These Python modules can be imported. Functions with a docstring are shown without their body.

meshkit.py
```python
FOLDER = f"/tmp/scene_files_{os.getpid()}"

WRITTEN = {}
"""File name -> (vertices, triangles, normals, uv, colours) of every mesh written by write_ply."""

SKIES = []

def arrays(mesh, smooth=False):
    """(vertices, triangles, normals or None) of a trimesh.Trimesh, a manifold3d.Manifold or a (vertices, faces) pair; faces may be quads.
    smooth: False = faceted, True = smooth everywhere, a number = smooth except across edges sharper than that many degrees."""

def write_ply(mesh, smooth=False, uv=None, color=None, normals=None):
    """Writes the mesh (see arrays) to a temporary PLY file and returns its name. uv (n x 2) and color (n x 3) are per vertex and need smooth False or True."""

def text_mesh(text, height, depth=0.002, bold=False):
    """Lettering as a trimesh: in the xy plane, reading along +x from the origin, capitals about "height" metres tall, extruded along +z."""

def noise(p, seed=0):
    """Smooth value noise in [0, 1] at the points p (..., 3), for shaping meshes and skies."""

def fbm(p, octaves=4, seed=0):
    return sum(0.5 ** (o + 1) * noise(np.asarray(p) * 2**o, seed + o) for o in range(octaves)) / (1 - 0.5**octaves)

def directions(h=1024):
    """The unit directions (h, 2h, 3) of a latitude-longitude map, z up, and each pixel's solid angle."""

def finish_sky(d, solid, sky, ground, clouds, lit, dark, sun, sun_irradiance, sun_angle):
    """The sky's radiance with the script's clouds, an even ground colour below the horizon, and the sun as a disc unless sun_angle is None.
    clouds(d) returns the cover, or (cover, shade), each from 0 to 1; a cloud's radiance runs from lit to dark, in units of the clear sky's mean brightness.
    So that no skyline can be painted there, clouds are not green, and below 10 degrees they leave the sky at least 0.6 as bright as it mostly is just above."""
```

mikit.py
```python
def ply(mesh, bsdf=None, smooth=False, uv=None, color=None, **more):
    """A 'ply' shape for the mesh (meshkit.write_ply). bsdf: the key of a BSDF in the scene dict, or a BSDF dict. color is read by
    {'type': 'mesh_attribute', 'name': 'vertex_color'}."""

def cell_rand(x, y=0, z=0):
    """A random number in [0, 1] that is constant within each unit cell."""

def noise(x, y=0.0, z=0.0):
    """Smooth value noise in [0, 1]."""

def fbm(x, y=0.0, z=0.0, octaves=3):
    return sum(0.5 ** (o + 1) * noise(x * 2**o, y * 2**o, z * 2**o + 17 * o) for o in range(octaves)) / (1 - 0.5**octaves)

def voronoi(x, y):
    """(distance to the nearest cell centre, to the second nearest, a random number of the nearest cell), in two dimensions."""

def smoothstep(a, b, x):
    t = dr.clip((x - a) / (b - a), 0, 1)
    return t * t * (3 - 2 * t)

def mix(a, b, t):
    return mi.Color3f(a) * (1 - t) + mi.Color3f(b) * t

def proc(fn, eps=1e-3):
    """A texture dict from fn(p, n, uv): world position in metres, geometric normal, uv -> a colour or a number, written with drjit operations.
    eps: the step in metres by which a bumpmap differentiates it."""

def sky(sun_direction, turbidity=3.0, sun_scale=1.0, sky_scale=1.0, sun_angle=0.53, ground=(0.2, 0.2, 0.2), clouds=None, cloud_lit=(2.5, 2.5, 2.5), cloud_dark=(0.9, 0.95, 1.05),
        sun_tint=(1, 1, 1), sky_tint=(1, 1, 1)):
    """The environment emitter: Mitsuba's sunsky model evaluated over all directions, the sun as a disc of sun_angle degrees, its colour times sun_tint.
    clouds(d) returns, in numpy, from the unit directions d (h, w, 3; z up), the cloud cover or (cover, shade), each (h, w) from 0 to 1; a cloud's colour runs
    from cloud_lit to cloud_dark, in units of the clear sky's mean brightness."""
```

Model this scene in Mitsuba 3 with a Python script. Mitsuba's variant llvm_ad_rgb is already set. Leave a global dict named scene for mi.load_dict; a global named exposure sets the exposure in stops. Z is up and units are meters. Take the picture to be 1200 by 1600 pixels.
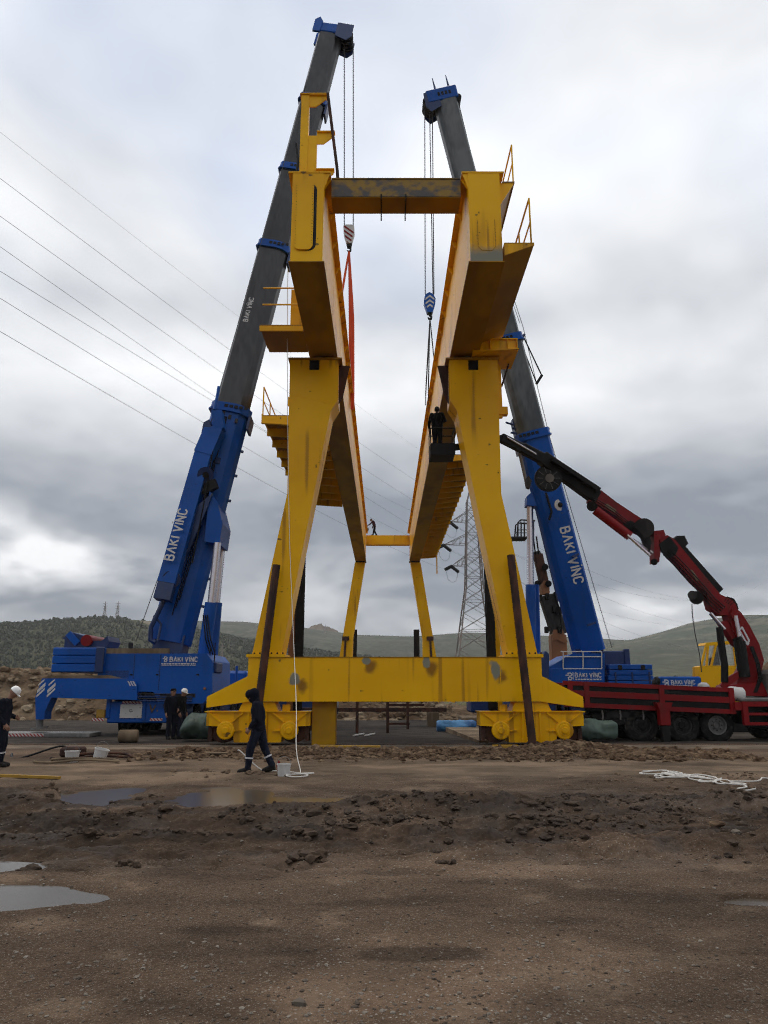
import math, random, numpy as np, trimesh, manifold3d as m3, drjit as dr, mitsuba as mi, mikit, meshkit
from shapely.geometry import Polygon, Point, LineString, box as sbox
from mikit import proc, noise, fbm, voronoi, smoothstep, mix, cell_rand

scene, labels = {}, {}
T = mi.ScalarTransform4f
rng = np.random.default_rng(7)
# ------------------------------------------------------------------ camera, sky, exposure
PITCH = math.radians(13.44)
EYE = 1.7
scene['camera'] = {'type': 'perspective', 'fov': 54.9, 'fov_axis': 'x', 'near_clip': 0.1, 'far_clip': 9000.0,
                   'to_world': T().look_at(origin=[0, 0, EYE], target=[0, math.cos(PITCH), EYE + math.sin(PITCH)], up=[0, 0, 1])}

def clouds(d):
    el = np.maximum(d[..., 2], 0.0)
    q = d[..., :2] / (el[..., None] + 0.22)
    p = np.stack([q[..., 0] * 1.0 + 3.1, q[..., 1] * 1.0 + 1.7, el * 0.6], -1)
    w = meshkit.fbm(p * 1.3, 3, 5)[..., None] - 0.5
    big = meshkit.fbm(p * 1.25 + w * 1.1 + 9.3, 5, 11) - 0.5
    mid = meshkit.fbm(p * 2.6 + w * 1.4 + 4.0, 4, 17) - 0.5
    det = meshkit.fbm(p * 6.0 + w * 1.5, 4, 23) - 0.5
    deg = np.degrees(np.arcsin(np.clip(d[..., 2], 0, 1))) + big * 9.0 + mid * 5.0
    # layers: a heavy grey bank low over the hills, a bright band above it, broken thin cloud overhead
    s = np.interp(deg, [0, 4, 7, 11, 15, 18.5, 21.5, 25, 28, 32, 38, 46, 60, 90], [0.55, 0.78, 0.96, 1.0, 0.88, 0.52, 0.20, 0.30, 0.44, 0.28, 0.30, 0.34, 0.26, 0.24])
    s = s + big * 1.05 + mid * 0.70 + det * 0.36 + (meshkit.fbm(p * 13.0 + w * 2.0, 3, 29) - 0.5) * 0.13
    thin = np.clip((meshkit.fbm(p * 1.7 + w + 31.0, 4, 41) - 0.50) * 4.0, 0, 1) * np.clip((deg - 20) / 12, 0, 1)
    az = np.degrees(np.arctan2(d[..., 0], d[..., 1])); e0 = np.degrees(np.arcsin(np.clip(d[..., 2], 0, 1)))
    gap = np.exp(-((az + 25) / 9) ** 2 - ((e0 - 9.2 - mid * 6) / 2.2) ** 2) * np.clip(0.55 + 2.2 * (mid + det), 0, 1)
    gap2 = np.exp(-((az - 21) / 10) ** 2 - ((e0 - 5.6 - mid * 4) / 1.2) ** 2) * np.clip(0.5 + 2.2 * (mid + det), 0, 1)
    return 1 - 0.38 * thin, np.clip(s - 1.25 * gap - 0.9 * gap2, 0, 1)

scene['sky'] = mikit.sky([-0.15, 0.30, 0.94], turbidity=3, sun_scale=0.1, sun_angle=30, clouds=clouds,
                         cloud_lit=(2.26, 2.29, 2.34), cloud_dark=(0.58, 0.66, 0.79), ground=(0.1, 0.085, 0.07))
exposure = 2.42

# ------------------------------------------------------------------ materials
def rgb(c): return {'type': 'rgb', 'value': [float(x) for x in c]}
def two(b): return {'type': 'twosided', 'bsdf': b}
def pri(c, rough=0.5, metal=0.0, spec=0.5, **k):
    c = c if isinstance(c, dict) else rgb(c)
    return two({'type': 'principled', 'base_color': c, 'roughness': rough, 'metallic': metal, 'specular': spec, **k})
def bump(b, fn, eps=2e-3, scale=1.0): return two({'type': 'bumpmap', 'arbitrary': {**proc(fn, eps)}, 'scale': scale, 'bsdf': b['bsdf']})

def paint_fn(base, dirt, amount=0.5, fade=0.12):
    def fn(p, n, uv):
        a = fbm(p.x * 0.7, p.y * 0.7 + 3.0, p.z * 0.7, 3)
        streak = fbm(p.x * 5.0 + 0.3 * p.y, p.y * 1.2, p.z * 0.35, 3)
        spots = noise(p.x * 9.0, p.y * 9.0, p.z * 9.0)
        c = mix(base, [x * (1 - fade * 1.6) for x in base], smoothstep(0.35, 0.7, a))
        g = smoothstep(0.52, 0.78, streak * 0.7 + a * 0.3) * amount
        c = mix(c, dirt, g * 0.55)
        return mix(c, [x * 0.35 for x in dirt], smoothstep(0.885, 0.94, spots) * amount * 0.8)
    return fn

def yellow_fn(p, n, uv):
    a = fbm(p.x * 0.45 + 7.0, p.y * 0.45, p.z * 0.45, 3)
    streak = fbm(p.x * 4.0, p.y * 1.5 + 2.0, p.z * 0.3, 3)
    c = mix((0.88, 0.475, 0.0), (0.76, 0.385, 0.0), smoothstep(0.3, 0.72, a))
    c = mix(c, (0.27, 0.115, 0.004), smoothstep(0.58, 0.82, streak * 0.75 + 0.25 * a) * 0.5)
    run = fbm(p.x * 7.0 + p.y * 7.0, p.z * 0.22, 5.0, 2)
    c = mix(c, (0.20, 0.075, 0.01), smoothstep(0.66, 0.80, run) * smoothstep(0.45, 0.6, a) * 0.55)
    sp = noise(p.x * 3.1 + 40.0, p.y * 3.1, p.z * 3.1) * noise(p.x * 11.0, p.y * 11.0, p.z * 11.0)
    c = mix(c, (0.10, 0.05, 0.02), smoothstep(0.62, 0.74, sp) * 0.8)
    return c

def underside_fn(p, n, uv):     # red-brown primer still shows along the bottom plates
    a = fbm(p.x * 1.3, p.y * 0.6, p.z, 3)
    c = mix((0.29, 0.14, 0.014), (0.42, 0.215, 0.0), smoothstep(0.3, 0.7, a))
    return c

def primer_fn(p, n, uv):
    a = fbm(p.x * 6.0, p.y * 3.0, p.z * 6.0, 3)
    b = fbm(p.x * 1.7, p.y * 1.7 + 9, p.z * 1.7, 3)
    c = mix((0.070, 0.062, 0.058), (0.26, 0.15, 0.012), smoothstep(0.36, 0.60, a * 0.6 + b * 0.4))
    return c

def greypatch_fn(p, n, uv):
    a = fbm(p.x * 5.0, p.y * 5.0, p.z * 5.0, 3)
    return mix((0.20, 0.195, 0.155), (0.28, 0.20, 0.055), smoothstep(0.4, 0.7, a))

def steel_fn(c0, c1):
    def fn(p, n, uv):
        a = fbm(p.x * 1.5 + p.z * 0.2, p.y * 1.5, p.z * 0.45, 3)
        b = fbm(p.x * 9.0, p.y * 9.0, p.z * 2.0, 2)
        return mix(c0, c1, smoothstep(0.32, 0.7, a * 0.7 + b * 0.3))
    return fn

def rust_fn(p, n, uv):
    a = fbm(p.x * 6.0, p.y * 6.0, p.z * 2.0, 4)
    return mix((0.026, 0.013, 0.010), (0.080, 0.030, 0.016), smoothstep(0.3, 0.72, a))

def rubber_fn(p, n, uv):
    a = fbm(p.x * 7.0, p.y * 7.0, p.z * 7.0, 3)
    return mix((0.010, 0.010, 0.0105), (0.040, 0.036, 0.031), smoothstep(0.45, 0.8, a))

def stripe_fn(ca, cb, per, kx, kz):
    def fn(p, n, uv):
        t = (p.x * kx + p.z * kz) / per
        t = t - dr.floor(t)
        return mix(ca, cb, smoothstep(0.47, 0.5, t) * (1 - smoothstep(0.97, 1.0, t)))
    return fn

M = {}
def mat(name, b): scene['mat_' + name] = b; M[name] = 'mat_' + name
def wavy_fn(p, n, uv): return fbm(p.x * 1.9, p.y * 1.9, p.z * 1.9, 2) * 0.014 + noise(p.x * 6.0, p.y * 6.0, p.z * 6.0) * 0.002
mat('yellow', bump(pri(proc(yellow_fn), 0.34, spec=0.2), wavy_fn, 4e-3))
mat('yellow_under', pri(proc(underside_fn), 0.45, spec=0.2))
PATCHES = [(-3.12 + 0.34, 1.98, 0.15, 0.22), (-0.92 + 0.34, 2.56, 0.14, 0.11), (0.99 + 0.34, 2.52, 0.10, 0.16), (3.16 + 0.34, 2.26, 0.17, 0.30)]
def patched_fn(p, n, uv):
    c = mi.Color3f(yellow_fn(p, n, uv)); wob = (fbm(p.x * 4.0, p.z * 4.0, 1.0, 3) - 0.5) * 1.1
    for a, b, w, h in PATCHES:
        q = dr.sqrt(dr.square((p.x - a) / w) + dr.square((p.z - b) / h)) + wob
        r = dr.sqrt(dr.square((p.x - a - 0.16) / 0.2) + dr.square((p.z - b + 0.2) / 0.22)) + wob
        c = mix(c, (0.16, 0.06, 0.012), (1 - smoothstep(0.3, 1.3, r)) * 0.8)
        c = mix(c, (0.23, 0.225, 0.17), (1 - smoothstep(0.75, 1.2, q)) * smoothstep(23.72, 23.68, p.y) if False else (1 - smoothstep(0.75, 1.2, q)) * (1 - smoothstep(23.66, 23.70, p.y)))
    return c
def endpatch_fn(p, n, uv):
    c = mi.Color3f(yellow_fn(p, n, uv)); w = (fbm(p.x * 3.0, p.z * 3.0, 2.0, 3) - 0.5) * 0.35
    return mix(c, (0.22, 0.215, 0.165), (1 - smoothstep(13.22, 13.62, p.z + w)) * (1 - smoothstep(18.02, 18.06, p.y)))
mat('yellow_patched', bump(pri(proc(patched_fn), 0.34, spec=0.2), wavy_fn, 4e-3))
mat('yellow_end', bump(pri(proc(endpatch_fn), 0.34, spec=0.2), wavy_fn, 4e-3))
mat('primer', pri(proc(primer_fn), 0.6))
mat('greypatch', pri(proc(greypatch_fn), 0.55))
mat('blue', pri(proc(paint_fn((0.002, 0.078, 0.37), (0.015, 0.05, 0.14), 0.55)), 0.36, spec=0.22))
mat('navy', pri(proc(paint_fn((0.002, 0.024, 0.115), (0.03, 0.03, 0.04), 0.5)), 0.4))
mat('boomgrey', pri(proc(steel_fn((0.014, 0.015, 0.019), (0.038, 0.039, 0.042))), 0.24, spec=0.42))
mat('boomlight', pri(proc(steel_fn((0.045, 0.056, 0.064), (0.11, 0.12, 0.125))), 0.25, spec=0.5))
mat('red', pri(proc(paint_fn((0.21, 0.006, 0.008), (0.05, 0.03, 0.025), 0.7)), 0.42, spec=0.2))
mat('rust', pri(proc(rust_fn), 0.75, spec=0.3))
mat('orange', pri(proc(paint_fn((0.26, 0.095, 0.03), (0.08, 0.05, 0.03), 0.8)), 0.5))
mat('black', pri(proc(steel_fn((0.003, 0.003, 0.0035), (0.011, 0.0105, 0.010))), 0.45, spec=0.18))
mat('grey', pri(proc(steel_fn((0.10, 0.10, 0.098), (0.19, 0.18, 0.17))), 0.55))
mat('darkgrey', pri(proc(steel_fn((0.018, 0.018, 0.019), (0.050, 0.048, 0.046))), 0.6, spec=0.2))
mat('white', pri(proc(paint_fn((0.55, 0.54, 0.52), (0.22, 0.19, 0.15), 0.6, 0.06)), 0.5))
mat('letter', pri((0.55, 0.55, 0.55), 0.5))
mat('chrome', two({'type': 'roughconductor', 'material': 'Cr', 'alpha': 0.16}))
mat('rubber', pri(proc(rubber_fn), 0.8, spec=0.12))
mat('wire', pri((0.05, 0.05, 0.053), 0.6))
mat('powerline', pri((0.16, 0.16, 0.165), 0.5))
mat('sling', pri(proc(steel_fn((0.62, 0.07, 0.025), (0.78, 0.12, 0.045))), 0.7, spec=0.2))
mat('rope', pri((0.6, 0.58, 0.54), 0.8, spec=0.2))
mat('hazard', pri(proc(stripe_fn((0.5, 0.49, 0.47), (0.30, 0.02, 0.02), 0.13, 1.0, 1.0)), 0.5))
mat('green_tarp', pri(proc(steel_fn((0.028, 0.052, 0.043), (0.08, 0.125, 0.10))), 0.6))
mat('blue_tarp', pri(proc(steel_fn((0.03, 0.12, 0.30), (0.08, 0.26, 0.5))), 0.5))
mat('skin', pri((0.25, 0.13, 0.085), 0.55))
mat('navy_cloth', pri(proc(steel_fn((0.003, 0.004, 0.009), (0.009, 0.011, 0.020))), 0.9, spec=0.15))
mat('work_cloth', pri(proc(steel_fn((0.007, 0.009, 0.018), (0.017, 0.021, 0.040))), 0.9, spec=0.15))
mat('black_cloth', pri(proc(steel_fn((0.003, 0.003, 0.0035), (0.009, 0.009, 0.010))), 0.9, spec=0.15))
mat('maroon_cloth', pri((0.045, 0.018, 0.022), 0.9, spec=0.15))
mat('boot', pri((0.010, 0.008, 0.007), 0.6, spec=0.2))
mat('helmet', pri((0.78, 0.78, 0.77), 0.35))
mat('reflective', pri((0.55, 0.55, 0.56), 0.4))
mat('glass', {'type': 'thindielectric'})
mat('tower', pri(proc(steel_fn((0.14, 0.13, 0.125), (0.26, 0.20, 0.175))), 0.6))
mat('wood', pri(proc(steel_fn((0.11, 0.08, 0.052), (0.22, 0.165, 0.11))), 0.85, spec=0.2))
mat('yellowbar', pri(proc(paint_fn((0.34, 0.19, 0.015), (0.13, 0.08, 0.04), 0.8)), 0.6))

# ------------------------------------------------------------------ mesh helpers
def at(u, v, y):
    """the place, y metres ahead, that a surveyor at the camera's stand reads off at (u, v)"""
    r = np.array([(u - 600) / 1155.0, 0.97263 - (800 - v) / 1155.0 * 0.23242, 0.23242 + (800 - v) / 1155.0 * 0.97263]); r = r * y / r[1]
    return (float(r[0]), float(r[1]), float(r[2]) + EYE)
def atp(u, v, y): q = at(u, v, y); return (q[0], q[2])
def V(*a): return np.array(a, float)
def unit(v): v = np.asarray(v, float); return v / np.linalg.norm(v)

BOXF = np.array([[0, 1, 3], [0, 3, 2], [4, 6, 7], [4, 7, 5], [0, 4, 5], [0, 5, 1], [2, 3, 7], [2, 7, 6], [0, 2, 6], [0, 6, 4], [1, 5, 7], [1, 7, 3]])

class MB:
    """collects the pieces of ONE mesh"""
    def __init__(s): s.v, s.f, s.n = [], [], 0
    def add(s, v, f):
        v = np.asarray(v, float); s.v.append(v); s.f.append(np.asarray(f, int) + s.n); s.n += len(v); return s
    def mesh(s, m, M4=None):
        v = np.array(m.vertices)
        if M4 is not None: v = v @ M4[:3, :3].T + M4[:3, 3]
        return s.add(v, m.faces)
    def box(s, x0, x1, y0, y1, z0, z1):
        return s.add([[x, y, z] for x in (x0, x1) for y in (y0, y1) for z in (z0, z1)], BOXF)
    def cbox(s, x0, x1, y0, y1, z0, z1, c=0.02):
        P = []
        for x, sx in ((x0, 1), (x1, -1)):
            for y, sy in ((y0, 1), (y1, -1)):
                for z, sz in ((z0, 1), (z1, -1)):
                    P += [[x, y + sy * c, z + sz * c], [x + sx * c, y, z + sz * c], [x + sx * c, y + sy * c, z]]
        h = trimesh.convex.convex_hull(np.array(P)); return s.add(h.vertices, h.faces)
    def frame_box(s, o, A, half, c=0.0):
        m = MB(); h = half
        (m.cbox(-h[0], h[0], -h[1], h[1], -h[2], h[2], c) if c else m.box(-h[0], h[0], -h[1], h[1], -h[2], h[2]))
        return s.add(m.v[0] @ np.asarray(A) + np.asarray(o), m.f[0])
    def bar(s, p0, p1, w, h=None, side=(0, -1, 0), c=0.0):
        """a box along p0-p1, w thick along side, h thick across"""
        p0, p1 = np.asarray(p0, float), np.asarray(p1, float); h = w if h is None else h
        a = unit(p1 - p0); sd = np.asarray(side, float)
        if abs(a @ unit(sd)) > 0.98: sd = V(1, 0, 0) if abs(a[0]) < 0.9 else V(0, 0, 1)
        sd = unit(sd - a * (a @ sd)); n = np.cross(a, sd)
        return s.frame_box((p0 + p1) / 2, [sd, n, a], (w / 2, h / 2, np.linalg.norm(p1 - p0) / 2), c)
    def tube(s, path, r, n=8, caps=True):
        P = np.asarray(path, float); k = len(P); R = np.broadcast_to(np.asarray(r, float), (k,))
        t = np.gradient(P, axis=0); t /= np.linalg.norm(t, axis=1, keepdims=True) + 1e-12
        u = np.cross(t[0], [0, 0, 1]);
        if np.linalg.norm(u) < 0.05: u = np.cross(t[0], [1, 0, 0])
        u = unit(u); ang = np.arange(n) * 2 * np.pi / n; vs = []
        for i in range(k):
            u = unit(u - t[i] * (u @ t[i])); w = np.cross(t[i], u)
            vs.append(P[i] + R[i] * (np.cos(ang)[:, None] * u + np.sin(ang)[:, None] * w))
        v = np.vstack(vs); f = []
        for i in range(k - 1):
            for j in range(n):
                a, b = i * n + j, i * n + (j + 1) % n
                f += [[a, b, b + n], [a, b + n, a + n]]
        if caps:
            for j in range(1, n - 1): f += [[0, j + 1, j], [(k - 1) * n, (k - 1) * n + j, (k - 1) * n + j + 1]]
        return s.add(v, f)
    def cyl(s, p0, p1, r, n=20, r1=None, bevel=0.0):
        p0, p1 = np.asarray(p0, float), np.asarray(p1, float); r1 = r if r1 is None else r1
        if bevel:
            a = unit(p1 - p0)
            return s.tube([p0, p0 + a * bevel, p1 - a * bevel, p1], [r - bevel, r, r1, r1 - bevel], n)
        return s.tube([p0, p1], [r, r1], n)
    def lathe(s, prof, o, axis, n=28):
        """prof: (distance along the axis, radius)"""
        o = np.asarray(o, float); a = unit(axis)
        return s.tube([o + a * t for t, _ in prof], [max(r, 1e-4) for _, r in prof], n) if len({t for t, _ in prof}) == len(prof) else s._lathe(prof, o, a, n)
    def _lathe(s, prof, o, a, n):
        u = np.cross(a, [0, 0, 1]); u = unit(u) if np.linalg.norm(u) > 0.05 else V(1, 0, 0); w = np.cross(a, u)
        ang = np.arange(n) * 2 * np.pi / n; ring = np.cos(ang)[:, None] * u + np.sin(ang)[:, None] * w
        v = np.vstack([o + a * t + ring * max(r, 1e-4) for t, r in prof]); f = []
        for i in range(len(prof) - 1):
            for j in range(n):
                p, q = i * n + j, i * n + (j + 1) % n
                f += [[p, q, q + n], [p, q + n, p + n]]
        return s.add(v, f)
    def prism(s, poly, a, b, plane='xz'):
        """a polygon of the plane pushed from a to b along the third axis"""
        poly = poly if isinstance(poly, Polygon) else Polygon(poly)
        m = trimesh.creation.extrude_polygon(poly, abs(b - a), engine='earcut'); v = np.array(m.vertices); v[:, 2] += min(a, b)
        f = np.array(m.faces)
        if plane == 'xz': v = v[:, [0, 2, 1]]; f = f[:, ::-1]
        elif plane == 'yz': v = v[:, [2, 0, 1]]
        return s.add(v, f)
    def prism_at(s, poly, o, ex, ey, depth):
        """a polygon in the frame (ex, ey) at o, pushed along ex x ey"""
        poly = poly if isinstance(poly, Polygon) else Polygon(poly)
        m = trimesh.creation.extrude_polygon(poly, depth, engine='earcut'); v = np.array(m.vertices)
        ex, ey = unit(ex), unit(ey); ez = np.cross(ex, ey)
        return s.add(np.asarray(o, float) + v[:, :1] * ex + v[:, 1:2] * ey + v[:, 2:] * ez, m.faces)
    def text(s, txt, height, o, ex, ey, depth=0.006, bold=True, centre=True, lift=0.004):
        m = meshkit.text_mesh(txt, height, depth, bold); v = np.array(m.vertices)
        if centre: v[:, 0] -= (v[:, 0].min() + v[:, 0].max()) / 2; v[:, 1] -= height / 2
        ex, ey = unit(ex), unit(ey); ez = np.cross(ex, ey)
        return s.add(np.asarray(o, float) + v[:, :1] * ex + v[:, 1:2] * ey + (v[:, 2:] + lift) * ez, m.faces)
    def loft(s, prof, p0, p1, en, scale1=1.0):
        """a closed outline prof (n, s) swept from p0 to p1; en: the direction of n"""
        p0, p1 = np.asarray(p0, float), np.asarray(p1, float); a = unit(p1 - p0); en = np.asarray(en, float)
        en = unit(en - a * (a @ en)); es = np.cross(a, en); q = np.asarray(prof, float); k = len(q)
        ring = q[:, :1] * en + q[:, 1:] * es
        v = np.vstack([p0 + ring, p1 + ring * scale1, [p0], [p1]]); f = []
        for i in range(k):
            j = (i + 1) % k
            f += [[i, j, k + j], [i, k + j, k + i], [2 * k, j, i], [2 * k + 1, k + i, k + j]]
        return s.add(v, f)
    def out(s): return trimesh.Trimesh(np.vstack(s.v), np.vstack(s.f), process=False)

COUNT = {}
def newkey(base):
    i = COUNT.get(base, 0); COUNT[base] = i + 1
    return base if i == 0 else f'{base}_{i:03d}'
def thing(name, label, cat, group=None, kind=None):
    k = newkey(name); labels[k] = {'label': label, 'category': cat}
    if group: labels[k]['group'] = group
    if kind: labels[k]['kind'] = kind
    return k
def part(parent, name, mb, mt, smooth=False, label=None, kind=None, **kw):
    k = newkey(f'{parent}__{name}')
    scene[k] = mikit.ply(mb.out() if isinstance(mb, MB) else mb, M[mt], smooth=smooth, **kw)
    if label or kind: labels[k] = {**({'label': label} if label else {}), **({'kind': kind} if kind else {})}
    return k
def solo(name, mb, mt, label, cat, group=None, smooth=False, kind=None):
    k = newkey(name)
    scene[k] = mikit.ply(mb.out() if isinstance(mb, MB) else mb, M[mt], smooth=smooth)
    labels[k] = {'label': label, **({'category': cat} if cat else {})}
    if group: labels[k]['group'] = group
    if kind: labels[k]['kind'] = kind
    return k
def struct(name, mb, mt, label=None, smooth=True):
    k = newkey(name); scene[k] = mikit.ply(mb.out() if isinstance(mb, MB) else mb, M[mt], smooth=smooth)
    labels[k] = {'kind': 'structure', **({'label': label} if label else {})}
    return k
def grid_mesh(X, Y, Z):
    ny, nx = Z.shape; i = np.arange(ny * nx).reshape(ny, nx)
    a, b, c, d = i[:-1, :-1].ravel(), i[:-1, 1:].ravel(), i[1:, 1:].ravel(), i[1:, :-1].ravel()
    return trimesh.Trimesh(np.stack([X.ravel(), Y.ravel(), Z.ravel()], 1), np.vstack([np.stack([a, b, c], 1), np.stack([a, c, d], 1)]), process=False)
ICO0, ICO1, ICO2 = (trimesh.creation.icosphere(subdivisions=k) for k in (0, 1, 2))
def blobs(centres, radii, squash=(1, 1, 1), seed=1, ico=ICO1, rough=0.35):
    """many rough lumps as one mesh"""
    r = np.random.default_rng(seed); n = len(centres); b = np.array(ico.vertices); f = np.array(ico.faces)
    jit = 1 + rough * (r.random((n, len(b), 1)) - 0.5) * 2
    yaw = r.random(n) * 6.283; sc = np.asarray(squash) * (0.7 + 0.6 * r.random((n, 3)))
    v = b[None] * jit * sc[:, None, :] * np.asarray(radii)[:, None, None]
    c, s_ = np.cos(yaw)[:, None], np.sin(yaw)[:, None]
    v = np.stack([v[..., 0] * c - v[..., 1] * s_, v[..., 0] * s_ + v[..., 1] * c, v[..., 2]], -1) + np.asarray(centres)[:, None, :]
    return trimesh.Trimesh(v.reshape(-1, 3), (f[None] + (np.arange(n) * len(b))[:, None, None]).reshape(-1, 3), process=False)
# ------------------------------------------------------------------ the ground
def G(*a): return math.exp(-sum(x * x for x in a))
# (x0, x1, y at x=0, slope dy/dx, half width, height): tyre-churned ridges that run across the view
RIDGES = [(-1.2, 3.2, 11.7, -0.02, 0.42, 0.085), (-9, -3.4, 11.4, -0.02, 0.36, 0.06), (-4.2, -0.6, 11.2, 0.0, 0.22, 0.05), (-9, 9, 10.2, 0.03, 0.36, 0.07), (-9, 9, 9.3, -0.03, 0.26, 0.06), (0.2, 9, 8.45, 0.04, 0.34, 0.10), (-0.8, 2.0, 12.3, 0.03, 0.30, 0.07),
          (1.2, 9, 11.2, 0.06, 0.5, 0.09), (3.2, 9.5, 14.6, 0.05, 1.1, 0.06), (-5.0, -1.7, 14.9, -0.12, 0.40, 0.11), (-7.2, -4.2, 14.6, 0.30, 0.35, 0.08), (-4.1, -3.3, 13.0, 0.0, 0.8, 0.08)]
# (cx, cy, rx, ry, depth)
PUDDLES = [(-3.42, 6.95, 0.74, 0.33, 0.10), (-3.95, 8.0, 0.40, 0.18, 0.11), (-4.75, 13.0, 0.46, 0.95, 0.12), (-2.75, 12.9, 0.62, 0.95, 0.13), (-1.75, 12.35, 0.90, 0.50, 0.12), (-6.3, 13.3, 0.6, 0.40, 0.10),
           (3.12, 6.72, 0.26, 0.14, 0.09)]
def base_z(x, y):
    x, y = np.asarray(x, float), np.asarray(y, float)
    return -0.0135 * np.clip(y - 25.0, 0, 46)
def puddle_level(cx, cy): return -0.045
def ridge_field(x, y):
    tot = np.zeros_like(x)
    for x0, x1, yc, sl, w, h in RIDGES:
        wob = 0.55 * (meshkit.noise(np.stack([x * 0.45, x * 0 + yc, x * 0], -1), 3) - 0.5)
        e = np.clip((x - x0) / 1.2, 0, 1) * np.clip((x1 - x) / 1.2, 0, 1)
        tot = np.maximum(tot, h * e * np.exp(-((y - yc - sl * x - wob) / w) ** 2))
    return tot
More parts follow.
